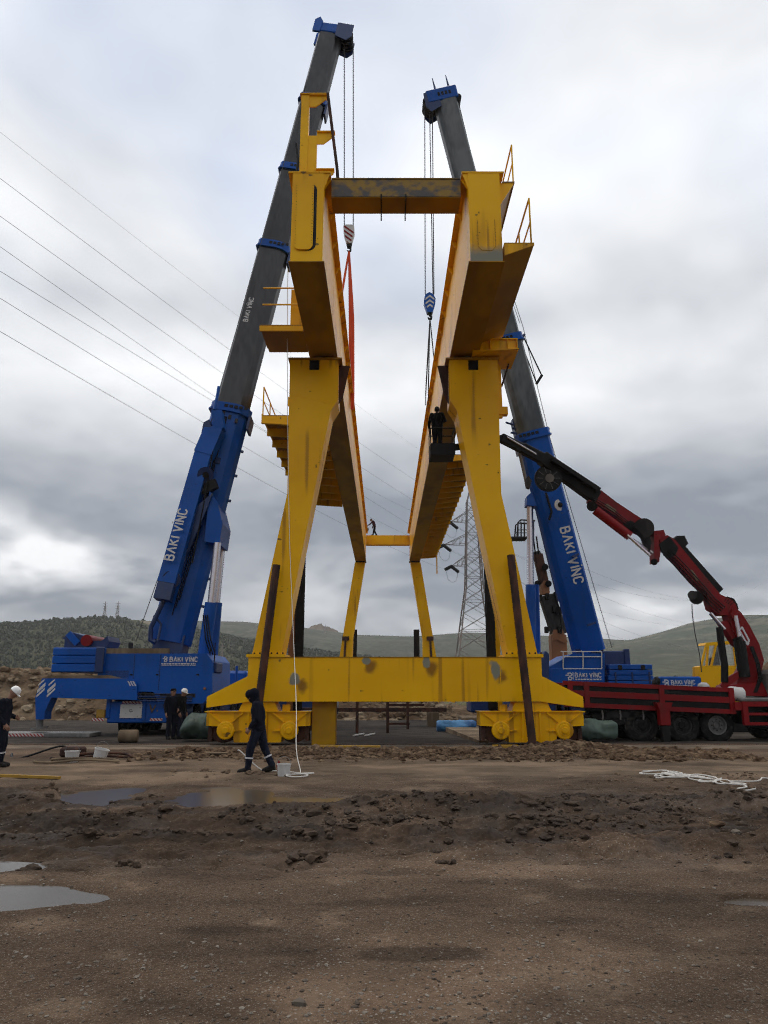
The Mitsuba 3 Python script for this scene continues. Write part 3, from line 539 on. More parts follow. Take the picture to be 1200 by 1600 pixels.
# ------------------------------------------------------------------ the gantry crane
XC = 0.34
GY0, GY1 = 18.0, 67.6          # girder ends
GB, GT = 13.0, 15.8            # girder bottom and top
gc = thing('gantry_crane', 'huge yellow gantry crane under assembly standing on rails between the two blue mobile cranes', 'gantry crane')
def rail_bars(mb, pts, posts, r=0.025):
    mb.tube(pts, r, 6)
    for a, b in posts: mb.tube([a, b], r, 6)
for sd in (-1, 1):
    def sx(a, b): return (XC + sd * a, XC + sd * b) if sd > 0 else (XC - b, XC - a)
    m = MB(); m.box(*sx(2.02, 2.90), GY0, GY1, GB + 0.03, GT)
    g = part(gc, 'main_girder', m, 'yellow' if sd < 0 else 'yellow_end', label='left main girder with an open manhole cover at its end' if sd < 0 else 'right main girder with a grey patch at its end')
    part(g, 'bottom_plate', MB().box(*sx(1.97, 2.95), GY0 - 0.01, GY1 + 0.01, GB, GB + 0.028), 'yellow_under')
    part(g, 'top_flange', MB().box(*sx(1.84, 3.03), GY0 - 0.015, GY1 + 0.015, GT + 0.002, GT + 0.045), 'yellow')
    part(g, 'crane_rail', MB().box(*sx(1.93, 2.00), GY0 + 0.3, GY1 - 0.3, GT + 0.047, GT + 0.16), 'rust')
    for i in range(33):                                   # gussets under the flange overhang
        y = 18.25 + 1.5 * i; x = XC + sd * 2.018; e = -sd
        mb = MB().prism([(x, GT), (x + e * 0.165, GT), (x + e * 0.165, GT - 0.06), (x, GT - 0.34)], y, y + 0.016)
        part(g, 'gusset', mb, 'yellow')
    for i in range(12):                                   # weld seams of the web plates
        y = GY0 + 4.1 * (i + 1)
        part(g, 'weld_seam', MB().box(*((XC + sd * 2.020 - 0.004, XC + sd * 2.020 + 0.004)), y, y + 0.03, GB + 0.05, GT - 0.02), 'yellow')
    part(g, 'end_stop', MB().box(*sx(2.1, 2.8), GY1 - 0.4, GY1 - 0.1, GT + 0.047, GT + 0.4), 'yellow')
    # legs, feet
    def px(k): return XC + sd * k
    poly = [(px(3.60), 12.80), (px(3.55), 8.0), (px(4.50), 2.76), (px(3.58), 2.76), (px(2.16), 10.9), (px(1.93), 11.3), (px(1.93), 12.80)]
    lg = part(gc, 'leg', MB().prism(poly, 23.72, 24.86), 'yellow', label='near left leg' if sd < 0 else 'near right leg')
    part(lg, 'base_flange', MB().box(*sx(3.45, 4.66), 23.60, 24.98, 2.66, 2.757), 'yellow')
    for i in range(7):
        part(lg, 'bolt', MB().cyl((px(3.52 + 0.18 * i), 23.645, 2.755), (px(3.52 + 0.18 * i), 23.645, 2.81), 0.028, 6), 'rust')
    part(lg, 'head_plate', MB().box(*sx(1.80, 3.66), 23.66, 24.92, 12.803, 12.86), 'yellow_under')
    part(lg, 'bearing_pad', MB().box(*sx(2.1, 2.85), 23.9, 24.7, 12.862, 12.998), 'black')
    part(lg, 'inspection_opening', MB().box(*((px(2.75) - 0.17, px(2.75) + 0.17)), 23.708, 23.73, 12.42, 12.78), 'black')
    part(lg, 'weld_seam', MB().prism([(px(2.03), 11.12), (px(3.57), 11.5), (px(3.57), 11.525), (px(2.03), 11.145)], 23.712, 23.722), 'yellow')
    part(lg, 'corner_gusset', MB().prism([(px(1.925), 12.8), (px(1.925), 11.35), (px(1.78), 11.6), (px(1.55), 12.8)], 24.2, 24.24), 'rust')
    poly = [(px(2.98), 12.86), (px(2.06), 12.86), (px(3.1), 6.05), (px(3.14), 0.7), (px(4.72), 0.7), (px(4.55), 2.6)]
    l2 = part(gc, 'leg', MB().prism(poly, 66.4, 67.3), 'yellow', label='far left leg' if sd < 0 else 'far right leg')
    part(l2, 'hinge_block', MB().box(*sx(2.1, 2.9), 66.5, 67.2, 12.862, 12.998), 'black')
    part(l2, 'strut_rod', MB().tube([(px(3.75), 66.25, 6.0), (px(3.95), 66.25, 1.3)], 0.09, 8), 'rust')
    part(l2, 'strut_bracket', MB().box(*sx(3.45, 4.05), 66.2, 66.38, 5.85, 6.2), 'rust')
    # bogies
    def bogie(cx, y0, zb, lab):
        b = thing_part = part(gc, 'bogie', MB().prism([(cx - 1.6, zb + .97), (cx - 1.6, zb + .56), (cx - 1.25, zb + .55), (cx - 1.12, zb + .46), (cx - .84, zb + .46), (cx - .76, zb + .3), (cx - .72, zb + .07), (cx - .2, zb + .07), (cx - .16, zb + .11), (cx + .16, zb + .11), (cx + .2, zb + .07), (cx + .72, zb + .07), (cx + .76, zb + .3), (cx + .84, zb + .46), (cx + 1.12, zb + .46), (cx + 1.25, zb + .55), (cx + 1.6, zb + .56), (cx + 1.6, zb + .97)], y0, y0 + 0.9), 'yellow', label=lab)
        for e in (-1, 1):
            wx = cx + e * 0.98
            w = MB(); w._lathe([(0.0, 0.0), (0.0, .41), (.02, .46), (.10, .46), (.12, .41), (.3, .41), (.32, .46), (.4, .46), (.42, .41), (.42, 0.0)], V(wx + e * 0.12, y0 + 0.24, zb + .5), V(0, 1, 0), 32)
            part(b, 'wheel', w, 'rust', smooth=35)
            h = MB(); h._lathe([(-0.16, 0.0), (-0.16, .085), (-0.15, .10), (-0.10, .105), (-0.10, .165), (-0.085, .18), (-0.085, .24), (-0.065, .272), (0.14, .272)], V(wx, y0, zb + .43), V(0, 1, 0), 32)
            part(b, 'bearing_cover', h, 'yellow', smooth=30)
            part(b, 'brace_rib', MB().bar((wx - 0.17, y0 - 0.04, zb + .67), (wx - 0.52, y0 - 0.04, zb + .95), 0.08, 0.035), 'yellow')
            part(b, 'brace_rib', MB().bar((wx + 0.17, y0 - 0.04, zb + .67), (wx + 0.52, y0 - 0.04, zb + .95), 0.08, 0.035), 'yellow')
            part(b, 'brace_rib', MB().bar((wx - e * 0.27, y0 - 0.04, zb + .42), (wx - e * 0.5, y0 - 0.04, zb + .42), 0.08, 0.035), 'yellow')
            part(b, 'end_guard', MB().box(cx + e * 1.5 - 0.06, cx + e * 1.5 + 0.06, y0 + 0.15, y0 + 0.75, zb + .1, zb + .6), 'rust')
        for x0 in (-0.32, 0.22):
            part(b, 'stiffener', MB().box(cx + x0, cx + x0 + 0.05, y0 - 0.07, y0 - 0.001, zb + .08, zb + .96), 'yellow')
        part(b, 'top_plate', MB().box(cx - 1.64, cx + 1.64, y0 - 0.09, y0 + .96, zb + .972, zb + 1.0), 'yellow')
        part(b, 'saddle', MB().prism([(cx - .62, zb + 1.002), (cx - .5, zb + 1.27), (cx + .5, zb + 1.27), (cx + .62, zb + 1.002)], y0 + 0.0, y0 + .86), 'yellow')
        part(b, 'pivot_lug', MB().box(cx - sd * 0.85 - .12, cx - sd * 0.85 + .12, y0 + .1, y0 + .2, zb + 1.002, zb + 1.2), 'yellow')
        return b
    bogie(XC + sd * 4.24, 23.75, 0.02, 'near left bogie' if sd < 0 else 'near right bogie')
    bogie(XC + sd * 4.24, 66.4, -0.62, None)
# sill beams
for y0, zo, lab in ((23.66, 0.0, 'near sill beam with grey primer patches'), (66.35, -0.62, None)):
    S = [(-4.6, 2.655), (-4.6, 2.08), (-5.84, 1.46), (-5.84, 1.13), (-4.5, 1.31), (4.5, 1.31), (5.84, 1.13), (5.84, 1.46), (4.6, 2.08), (4.6, 2.655)]
    sb = part(gc, 'sill_beam', MB().prism([(XC + a, b + zo) for a, b in S], y0, y0 + 1.26), 'yellow_patched' if zo == 0 else 'yellow', label=lab)
    part(sb, 'top_plate', MB().box(XC - 4.64, XC + 4.64, y0 - 0.03, y0 + 1.29, 2.657 + zo, 2.66 + zo + 0.012) if zo == 0 else MB().box(XC - 4.64, XC + 4.64, y0 - 0.03, y0 + 1.29, 2.657 + zo, 2.67 + zo), 'yellow_under')
    if zo == 0:
        for k in (-3.3, 3.3): part(sb, 'weld_seam', MB().box(XC + k - 0.012, XC + k + 0.012, y0 - 0.004, y0 + 0.01, 1.33, 2.64), 'yellow')
        for k in (-4.62, 4.62): part(sb, 'seam_rib', MB().box(XC + k - 0.014, XC + k + 0.014, y0 - 0.01, y0 + 0.01, 1.33, 2.06), 'yellow')
# cross beams between the girders
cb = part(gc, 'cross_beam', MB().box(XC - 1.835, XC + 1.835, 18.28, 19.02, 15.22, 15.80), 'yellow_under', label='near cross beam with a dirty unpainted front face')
part(cb, 'front_plate', MB().box(XC - 1.83, XC + 1.83, 18.262, 18.277, 15.24, 15.79), 'primer')
part(cb, 'top_plate', MB().box(XC - 1.83, XC + 1.83, 18.24, 19.06, 15.803, 15.83), 'primer')
for k in (-0.42, 0.28):
    part(cb, 'lashing_hook', MB().tube([(XC + k, 18.24, 15.3), (XC + k, 18.25, 15.17), (XC + k, 19.05, 15.18), (XC + k, 19.06, 15.02)], 0.018, 6), 'black')
part(gc, 'cross_beam', MB().box(XC - 1.99, XC + 1.99, 66.6, 67.3, 14.55, 15.42), 'yellow', label='far cross beam that a worker stands on')
# end fittings
gl = f'{gc}__main_girder'; gr = f'{gc}__main_girder_001'
def rrect(x0, x1, z0, z1, r): return sbox(x0 + r, z0 + r, x1 - r, z1 - r).buffer(r, 6)
part(gl, 'manhole_opening', MB().prism(rrect(XC - 2.66, XC - 2.21, 13.35, 15.45, 0.2), GY0 - 0.006, GY0 - 0.001), 'black')
part(gl, 'manhole_cover', MB().prism(rrect(XC - 2.80, XC - 2.29, 13.36, 15.55, 0.16), GY0 - 0.055, GY0 - 0.03), 'yellow')
for i in range(22):
    for e in (-1, 1):
        z = 13.55 + i * 0.086; x = XC - 2.545 + e * 0.225
        part(gl, 'cover_bolt', MB().cyl((x, GY0 - 0.066, z), (x, GY0 - 0.05, z), 0.009, 6), 'black')
part(gr, 'weld_outline', MB().prism(LineString([(XC + 2.24, 14.3), (XC + 2.24, 13.48), (XC + 2.34, 13.36), (XC + 2.62, 13.36), (XC + 2.72, 13.48), (XC + 2.72, 14.3)]).buffer(0.008), GY0 - 0.010, GY0), 'yellow_under')
for e in (gl, gr):
    k = -1 if e == gl else 1
    part(e, 'end_gusset', MB().prism([(XC + k * 2.018, GT), (XC + k * 1.86, GT), (XC + k * 2.018, GT - 0.5)], GY0 + 0.02, GY0 + 0.04), 'yellow')

def platform(nm, x0, x1, y0, y1, z, lab, step=1.63, deck='yellow_under', depth=0.42, tip=0.12, fascia=True):
    """a walkway: chequer deck on tapered brackets; x0 is the end at the girder"""
    p = part(gc, nm, MB().box(min(x0, x1), max(x0, x1), y0, y1, z, z + 0.03), deck, label=lab)
    k = 1 if x1 > x0 else -1; n = max(1, int(round((y1 - y0) / step)))
    for i in range(n + 1):
        y = y0 + 0.03 + (y1 - y0 - 0.06) * i / n
        part(p, 'bracket', MB().prism([(x0, z - 0.002), (x1, z - 0.002), (x1, z - tip), (x0, z - depth)], y - 0.02, y + 0.02), 'yellow')
        part(p, 'bracket_flange', MB().bar((x0, y, z - depth), (x1, y, z - tip), 0.14, 0.02, side=(0, -1, 0)), 'yellow')
    part(p, 'edge_beam', MB().box(min(x1 - k * 0.05, x1), max(x1 - k * 0.05, x1), y0, y1, z - 0.05, z + 0.09), 'yellow')
    return p
# left: small landing at the leg head, wide electrical platform further back
lp = part(gc, 'landing_platform', MB().box(XC - 4.38, XC - 2.96, 21.95, 23.6, 13.16, 13.2), 'yellow_under', label='left landing beside the leg head')
part(lp, 'edge_beam', MB().box(XC - 4.38, XC - 2.96, 21.93, 21.99, 12.98, 13.155), 'yellow')
part(lp, 'soffit', MB().prism([(XC - 4.3, 13.155), (XC - 2.96, 13.155), (XC - 2.96, 13.0), (XC - 4.3, 13.0)], 22.0, 23.55), 'yellow_under')
for z in (13.95, 14.55): part(lp, 'handrail', MB().tube([(XC - 4.33, 22.0, z), (XC - 3.05, 22.0, z)], 0.026, 6), 'yellow')
part(lp, 'post_panel', MB().box(XC - 3.42, XC - 2.96, 22.2, 22.26, 13.21, 14.62), 'yellow')
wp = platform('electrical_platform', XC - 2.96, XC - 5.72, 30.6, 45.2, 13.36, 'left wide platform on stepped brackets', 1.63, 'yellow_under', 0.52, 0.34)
part(wp, 'lifting_eye', MB().add(*(lambda t: (t.vertices @ np.array([[1, 0, 0], [0, 0, 1], [0, 1, 0]]) + V(XC - 4.05, 30.45, 12.82), t.faces[:, ::-1]))(trimesh.creation.torus(0.17, 0.06, 20, 10))), 'yellow', smooth=True)
rb = MB(); A_ = [(XC - 5.68, 30.7, 13.4), (XC - 5.68, 30.7, 14.75), (XC - 5.68, 33.3, 14.75)]
rb.tube(A_[:2], 0.03, 6).tube([A_[1], (XC - 5.68, 35.5, 14.75)], 0.03, 6).tube([(XC - 5.68, 30.7, 14.1), (XC - 5.68, 35.5, 14.1)], 0.025, 6)
for y in (32.6, 34.4): rb.tube([(XC - 5.68, y, 13.4), (XC - 5.68, y, 14.75)], 0.03, 6)
part(wp, 'handrail', rb, 'yellow')
up = platform('upper_bracket', XC - 3.03, XC - 5.05, 34.0, 38.4, 15.55, 'left upper bracket platform above the wide one', 1.5, 'black', 0.55, 0.36)
# right: walkway at the near end, its upper bracket, the landing at the leg head, the far walkway
rp = part(gc, 'end_walkway', MB().box(XC + 2.96, XC + 3.78, GY0 + 0.02, 23.5, 13.58, 13.61), 'yellow_under', label='right end walkway with railing')
part(rp, 'front_bracket', MB().prism([(XC + 2.96, 13.575), (XC + 3.78, 13.575), (XC + 3.78, 13.53), (XC + 2.96, 13.22)], GY0 + 0.02, GY0 + 0.05), 'yellow')
part(rp, 'soffit', MB().prism([(XC + 2.96, 13.574), (XC + 3.775, 13.574), (XC + 3.775, 13.54), (XC + 2.96, 13.24)], GY0 + 0.06, 23.48), 'yellow_under')
rb = MB(); xr = XC + 3.72
rb.tube([(xr, 18.1, 13.6), (xr, 18.1, 15.05), (xr, 21.3, 15.05)], 0.026, 6).tube([(xr, 18.1, 14.3), (xr, 21.3, 14.3)], 0.022, 6)
for y in (19.7, 21.3): rb.tube([(xr, y, 13.6), (xr, y, 15.05)], 0.026, 6)
part(rp, 'handrail', rb, 'yellow')
ub = part(gc, 'upper_bracket', MB().box(XC + 3.03, XC + 3.38, 18.3, 20.6, 15.72, 15.76), 'primer', label='right upper bracket with railing')
part(ub, 'web_plate', MB().prism([(XC + 2.91, 15.718), (XC + 3.36, 15.718), (XC + 3.3, 15.6), (XC + 2.91, 14.95)], 18.32, 18.36), 'yellow')
part(ub, 'web_plate', MB().prism([(XC + 2.91, 15.718), (XC + 3.36, 15.718), (XC + 3.3, 15.6), (XC + 2.91, 14.95)], 20.5, 20.54), 'yellow')
part(ub, 'soffit', MB().prism([(XC + 2.92, 15.716), (XC + 3.33, 15.716), (XC + 2.92, 15.0)], 18.37, 20.49), 'yellow_under')
rb = MB(); xr = XC + 3.35
rb.tube([(xr, 18.35, 15.77), (xr, 18.35, 17.0), (xr, 20.6, 17.0), (xr, 20.6, 15.77)], 0.024, 6).tube([(xr, 18.35, 16.4), (xr, 20.6, 16.4)], 0.02, 6)
part(ub, 'handrail', rb, 'yellow')
lr = part(gc, 'landing_platform', MB().box(XC + 2.7, XC + 4.25, 23.3, 25.0, 13.37, 13.41), 'yellow', label='right landing beside the leg head')
part(lr, 'front_bracket', MB().prism([(XC + 2.7, 13.368), (XC + 4.25, 13.368), (XC + 4.25, 13.02), (XC + 2.7, 12.92)], 23.36, 23.40), 'yellow')
part(lr, 'bottom_flange', MB().prism([(XC + 2.7, 12.918), (XC + 4.27, 13.018), (XC + 4.27, 12.99), (XC + 2.7, 12.89)], 23.26, 24.9), 'yellow')
for k in (2.72, 3.3, 3.9, 4.22): part(lr, 'stiffener', MB().box(XC + k - 0.012, XC + k + 0.012, 23.27, 23.357, 13.02, 13.366), 'yellow')
part(lr, 'ladder_post', MB().box(XC + 3.66, XC + 3.8, 24.3, 24.45, 10.9, 12.9), 'yellow')
part(lr, 'ladder_foot', MB().box(XC + 3.6, XC + 3.98, 24.25, 24.5, 11.0, 11.28), 'yellow')
part(lr, 'diagonal_brace', MB().bar((XC + 4.1, 24.4, 12.95), (XC + 3.82, 24.4, 12.1), 0.06), 'rust')
platform('walkway', XC + 2.96, XC + 4.36, 36.0, 65.0, 13.30, 'right far walkway on close brackets', 1.25, 'yellow_under', 0.34, 0.22)
part(gc, 'walkway_post', MB().box(XC + 4.3, XC + 4.4, 64.9, 65.0, 11.6, 13.2), 'yellow')
# rail mast on top of the left girder
ms = part(gc, 'cable_mast', MB().box(XC - 2.86, XC - 2.62, 19.0, 19.2, 15.85, 19.35), 'yellow', label='left mast with three side arms')
part(ms, 'doubler', MB().box(XC - 2.618, XC - 2.36, 19.02, 19.18, 15.85, 17.9), 'yellow')
for z, x in ((19.18, -2.62), (17.86, -2.36), (16.55, -2.36)):
    x0 = XC + x
    part(ms, 'side_arm', MB().prism([(x0, z + 0.15), (x0 + 0.52, z + 0.15), (x0 + 0.52, z + 0.04), (x0 + 0.2, z - 0.24), (x0, z - 0.24)], 19.03, 19.07), 'yellow')
    part(ms, 'arm_flange', MB().box(x0, x0 + 0.54, 18.97, 19.15, z + 0.152, z + 0.18), 'yellow')
part(ms, 'cap_plate', MB().box(XC - 2.9, XC - 2.1, 18.96, 19.24, 19.352, 19.38), 'yellow')
part(ms, 'stay_rod', MB().tube([(XC - 2.05, 18.9, 19.3), (XC - 1.72, 18.9, 16.6), (XC - 1.68, 18.9, 15.86)], 0.045, 8), 'rust')
part(ms, 'bent_bar', MB().tube([(XC - 2.98, 19.0, 17.6), (XC - 2.9, 19.0, 17.0), (XC - 2.95, 19.0, 16.4)], 0.04, 6), 'black')

# steel props and pipes round the gantry
solo('steel_pipe', MB().cyl((-3.44, 23.4, 5.54), (-3.87, 22.9, 0.04), 0.125, 20), 'rust', 'rusty pipe leaning against the left leg of the gantry behind the hooded walker', 'pipe', smooth=40)
solo('steel_pipe', MB().cyl((4.07, 23.4, 5.86), (4.4, 22.9, 0.08), 0.125, 20), 'rust', 'rusty pipe leaning against the right leg of the gantry above the heap of rubble', 'pipe', smooth=40)
def hprop(x, y, z1, lab, w=0.3):
    m = MB(); m.box(x - w / 2, x + w / 2, y - w / 2, y - w / 2 + 0.03, -0.3, z1).box(x - w / 2, x + w / 2, y + w / 2 - 0.03, y + w / 2, -0.3, z1).box(x - 0.02, x + 0.02, y - w / 2 + 0.03, y + w / 2 - 0.03, -0.3, z1)
    return m
solo('steel_prop', hprop(-3.06, 27.0, 7.6, ''), 'black', 'black steel post standing behind the left leg of the gantry', 'post')
solo('steel_prop', hprop(-3.37, 27.4, 7.2, '', 0.22), 'orange', 'brown steel post right beside the black post at the left leg', 'post')
solo('steel_prop', hprop(3.85, 27.0, 7.1, ''), 'black', 'black steel post standing behind the right leg of the gantry', 'post')
solo('steel_prop', hprop(4.13, 27.4, 6.6, '', 0.2), 'yellow', 'yellow steel post right beside the black post at the right leg', 'post')
solo('steel_prop', hprop(-2.75, 69.0, 7.0, '', 0.5), 'black', 'dark post far back beside the far left leg', 'post')
solo('steel_prop', hprop(3.0, 69.0, 7.0, '', 0.5), 'black', 'dark post far back beside the far right leg', 'post')
solo('support_column', MB().cbox(XC - 2.60, XC - 1.86, 24.05, 24.75, -0.02, 1.306, 0.012), 'yellow_under', 'short brown box column that props the near sill beam beside the left bogie', 'column')
# ------------------------------------------------------------------ rails
RP = [(-.075, 0), (.075, 0), (.075, .02), (.015, .03), (.015, .1), (.04, .11), (.04, .14), (-.04, .14), (-.04, .11), (-.015, .1), (-.015, .03), (-.075, .02)]
for y, z, lb in ((24.2, -0.12, 'near rusty rail under the gantry wheels'), (66.85, -0.72, 'far rusty rail at the back of the yard')):
    m = MB(); m.prism([(y + a, z + b) for a, b in RP], -42, 42, 'yz'); r = solo('crane_track', m, 'rust', lb, 'rail')
    if y < 30:
        for i in range(40):
            x = -14 + i * 0.72
            part(r, 'rail_clip', MB().box(x - 0.05, x + 0.05, y - 0.16, y - 0.078, z + 0.0, z + 0.05), 'rust')
# ------------------------------------------------------------------ mobile cranes
def boom_prof(h, w):
    p = [(-.5 * h, -.40 * w), (-.5 * h, .40 * w), (-.43 * h, .5 * w), (.06 * h, .5 * w)]
    for k in range(1, 6):
        a = math.pi * k / 6; p.append((.06 * h + .44 * h * math.sin(a), .5 * w * math.cos(a)))
    return p + [(.06 * h, -.5 * w), (-.43 * h, -.5 * w)]
def wheel(parent, o, axis, r, w, nm='wheel', rimmat='grey', sub=True):
    """a tyre with shoulders and a dished rim; o is the middle of the outer face, axis points outwards"""
    a = unit(axis); t = MB(); t._lathe([(-w, r * .55), (-w, r * .92), (-w * .9, r), (-w * .1, r), (0, r * .92), (0.01, r * .62), (-0.03, r * .56)], V(*o), a, 36)
    for k in range(36):
        th = k * math.pi / 18; u = unit(np.cross(a, [0, 0, 1])); v = np.cross(a, u); d = u * math.cos(th) + v * math.sin(th)
        t.frame_box(V(*o) - a * w * .5 + d * r, [d, a, np.cross(d, a)], (0.012, w * .4, r * .045))
    k = part(parent, nm, t, 'rubber', smooth=35)
    q = MB(); q._lathe([(-w * .8, 0), (-0.09, 0.0), (-0.09, r * .16), (-0.02, r * .17), (-0.02, r * .2), (-0.10, r * .24), (-0.12, r * .44), (-0.04, r * .5), (-0.02, r * .56)], V(*o), a, 28)
    part(k, 'rim', q, rimmat, smooth=35)
    for i in range(8):
        th = i * math.pi / 4; u = unit(np.cross(a, [0, 0, 1])); v = np.cross(a, u); d = u * math.cos(th) + v * math.sin(th)
        part(k, 'wheel_nut', MB().cyl(V(*o) - a * .11 + d * r * .31, V(*o) - a * .07 + d * r * .31, r * .035, 6), 'darkgrey')
    return k
GLYPHS = {'B': ([[(0, 0), (0, 1), (.36, 1), (.50, .88), (.50, .66), (.36, .54), (0, .54)], [(.34, .54), (.56, .42), (.56, .12), (.42, 0), (0, 0)]], .56), 'Λ': ([[(0, 0), (.32, 1), (.64, 0)]], .64), 'K': ([[(0, 0), (0, 1)], [(.56, 1), (.06, .45)], [(.17, .57), (.6, 0)]], .6),
          'I': ([[(0, 0), (0, 1)]], 0), 'V': ([[(0, 1), (.32, 0), (.64, 1)]], .64), 'İ': ([[(0, 0), (0, 1)], [(0, 1.2), (0, 1.36)]], 0), 'N': ([[(0, 0), (0, 1), (.56, 0), (.56, 1)]], .56), 'C': ([[(.56, .76), (.56, .86), (.42, 1), (.14, 1), (0, .86), (0, .14), (.14, 0), (.42, 0), (.56, .14), (.56, .24)]], .56)}
def lettering(parent, o, ex, ey, h, txt='BΛKI VİNC', mt='letter', lift=0.004):
    x, lines = 0, []
    for ch in txt:
        if ch == ' ': x += .38; continue
        g, w = GLYPHS[ch]; lines += [LineString([(x + a_, b_) for a_, b_ in l]).buffer(.095, cap_style=2, join_style=2, mitre_limit=1.6) for l in g]; x += w + .32
    from shapely.ops import unary_union
    from shapely import affinity
    sh = affinity.affine_transform(unary_union(lines), [h, 0, 0, h, -(x - .32) * h / 2, -h / 2]); m = MB()
    ex, ey = unit(ex), unit(ey)
    for g in getattr(sh, 'geoms', [sh]): m.prism_at(g, np.asarray(o, float) + np.cross(ex, ey) * lift, ex, ey, .006)
    return part(parent, 'lettering', m, mt)
def logo(parent, o, ex, ey, h):
    """two open loops beside an upright bar"""
    ls = [LineString([(-.5, .15), (-.1, .15), (-.1, .45), (.25, .45), (.4, .3), (.4, .15), (.1, .05), (.1, -.05), (.4, -.15), (.4, -.3), (.25, -.45), (-.1, -.45), (-.1, -.15), (.2, -.02)])]
    m = MB(); g = ls[0].buffer(0.075, cap_style=2); m.prism_at(Polygon([(x * h, y * h) for x, y in g.exterior.coords], [[(x * h, y * h) for x, y in r.coords] for r in g.interiors]), np.asarray(o) + np.cross(unit(ex), unit(ey)) * 0.004, ex, ey, 0.006)
    return part(parent, 'emblem', m, 'letter')
def addr_line(parent, o, ex, ey, length, h):
    m = MB(); ex, ey = unit(ex), unit(ey); n = np.cross(ex, ey); r = random.Random(5); x = -length / 2
    while x < length / 2:
        w = r.uniform(.5, 2.2) * h; w = min(w, length / 2 - x)
        if w > .2 * h: m.frame_box(np.asarray(o) + ex * (x + w / 2) + n * 0.005, [ex, ey, n], (w / 2, h / 2, 0.003))
        x += w + h * .5
    return part(parent, 'small_print', m, 'letter')
EX, EZ = V(1, 0, 0), V(0, 0, 1)

def telescopic(crane, p0, p1, en, ts, hs, wf, mats):
    """sections one out of the other, each with its collar; returns the point on the axis"""
    p0, p1 = V(*p0), V(*p1); a = unit(p1 - p0); en = unit(V(*en) - a * (a @ V(*en))); es = np.cross(a, en)
    P = lambda t, n=0., s=0.: p0 + (p1 - p0) * t + en * n + es * s
    for i, (h, mt) in enumerate(zip(hs, mats)):
        k = part(crane, 'boom_section', MB().loft(boom_prof(h, h * wf), P(ts[i] - (0.02 if i else 0)), P(ts[i + 1]), en), mt, smooth=22, label='blue base section of the boom' if i == 0 else None)
        if i < len(hs) - 1 or True:
            if i < len(hs) - 1:
                c = MB(); L = 0.34 / np.linalg.norm(p1 - p0); H = h * 1.09
                c.loft(boom_prof(H, H * wf), P(ts[i + 1] - L), P(ts[i + 1]), en)
                c.loft(boom_prof(H * 1.07, H * wf * 1.07), P(ts[i + 1] - L * 1.25), P(ts[i + 1] - L), en)
                ck = part(crane, 'collar', c, 'blue', smooth=22)
                for j in range(5):
                    s_ = (-.36 + .18 * j) * H * wf; 
                    part(ck, 'collar_slot', MB().frame_box(P(ts[i + 1] - L * .5, -.1 * h + .14 * h * j, (-1 if es[1] > 0 else 1) * (H * wf * .5 + .002)), [en, a, es], (.05 * h, .07, .012)), 'black')
                part(ck, 'bottom_pad', MB().frame_box(P(ts[i + 1] - L * 2.0, H * .52, 0), [en, a, es], (.05, .34, h * wf * .3)), 'navy')
    return P, a, en, es

# ---- the left crane
lc = thing('mobile_crane', 'blue mobile crane on the left, lifting the left girder with a dark grey boom', 'mobile crane', 'blue mobile cranes')
part(lc, 'carrier', MB().cbox(-10.55, -7.75, 29.75, 43.0, 0.62, 1.28, .06), 'navy')
part(lc, 'carrier_deck', MB().cbox(-10.65, -7.65, 29.6, 43.0, 1.285, 1.42, .03), 'blue')
rr_ = part(lc, 'rear_panel', MB().cbox(-10.62, -8.25, 29.36, 29.74, 0.42, 1.22, .04), 'blue')
part(rr_, 'white_plate', MB().cbox(-10.12, -9.28, 29.325, 29.355, 0.60, 1.12, .01), 'white')
part(rr_, 'oval_mark', MB().prism_at(Point(0, 0).buffer(.06).difference(Point(0, 0).buffer(.042)), (-9.7, 29.318, .88), EX, EZ, .004), 'darkgrey')
part(rr_, 'hazard_stripes', MB().box(-10.05, -9.30, 29.33, 29.357, 1.14, 1.23), 'hazard')
part(rr_, 'hazard_stripes', MB().box(-8.95, -8.48, 29.33, 29.357, 0.50, 0.60), 'hazard')
part(rr_, 'side_rail', MB().cbox(-9.26, -9.14, 29.30, 29.5, 0.5, 1.32, .02), 'blue')
part(rr_, 'side_rail', MB().cbox(-10.66, -10.5, 29.30, 29.5, 0.6, 1.5, .02), 'blue')
bx = part(lc, 'rear_box', MB().cbox(-10.98, -10.66, 29.2, 29.7, 0.62, 0.92, .02), 'yellowbar'); part(bx, 'hazard_stripes', MB().box(-11.1, -10.66, 29.17, 29.195, 0.50, 0.61), 'hazard')
for k, (yy) in enumerate((29.45, 29.5)): part(rr_, 'hanging_hose', MB().tube([(-9.05 + .2 * k, yy, 1.25), (-8.9 + .2 * k, yy - .1, .85), (-8.7 + .18 * k, yy, 1.22)], .06, 8), 'wood')
for yy in (31.5, 33.3, 35.1, 39.0, 40.8):
    wheel(lc, (-7.62, yy, 0.52 - .09), (1, 0, 0), 0.66, 0.42)
    wheel(lc, (-10.7, yy, 0.52 - .09), (-1, 0, 0), 0.66, 0.42)
part(lc, 'mudguard', MB().cbox(-8.1, -7.6, 30.6, 36.2, 1.12, 1.275, .03), 'blue')
part(lc, 'driver_cab', MB().cbox(-10.5, -7.8, 43.1, 45.2, 0.6, 2.7, .15), 'blue')
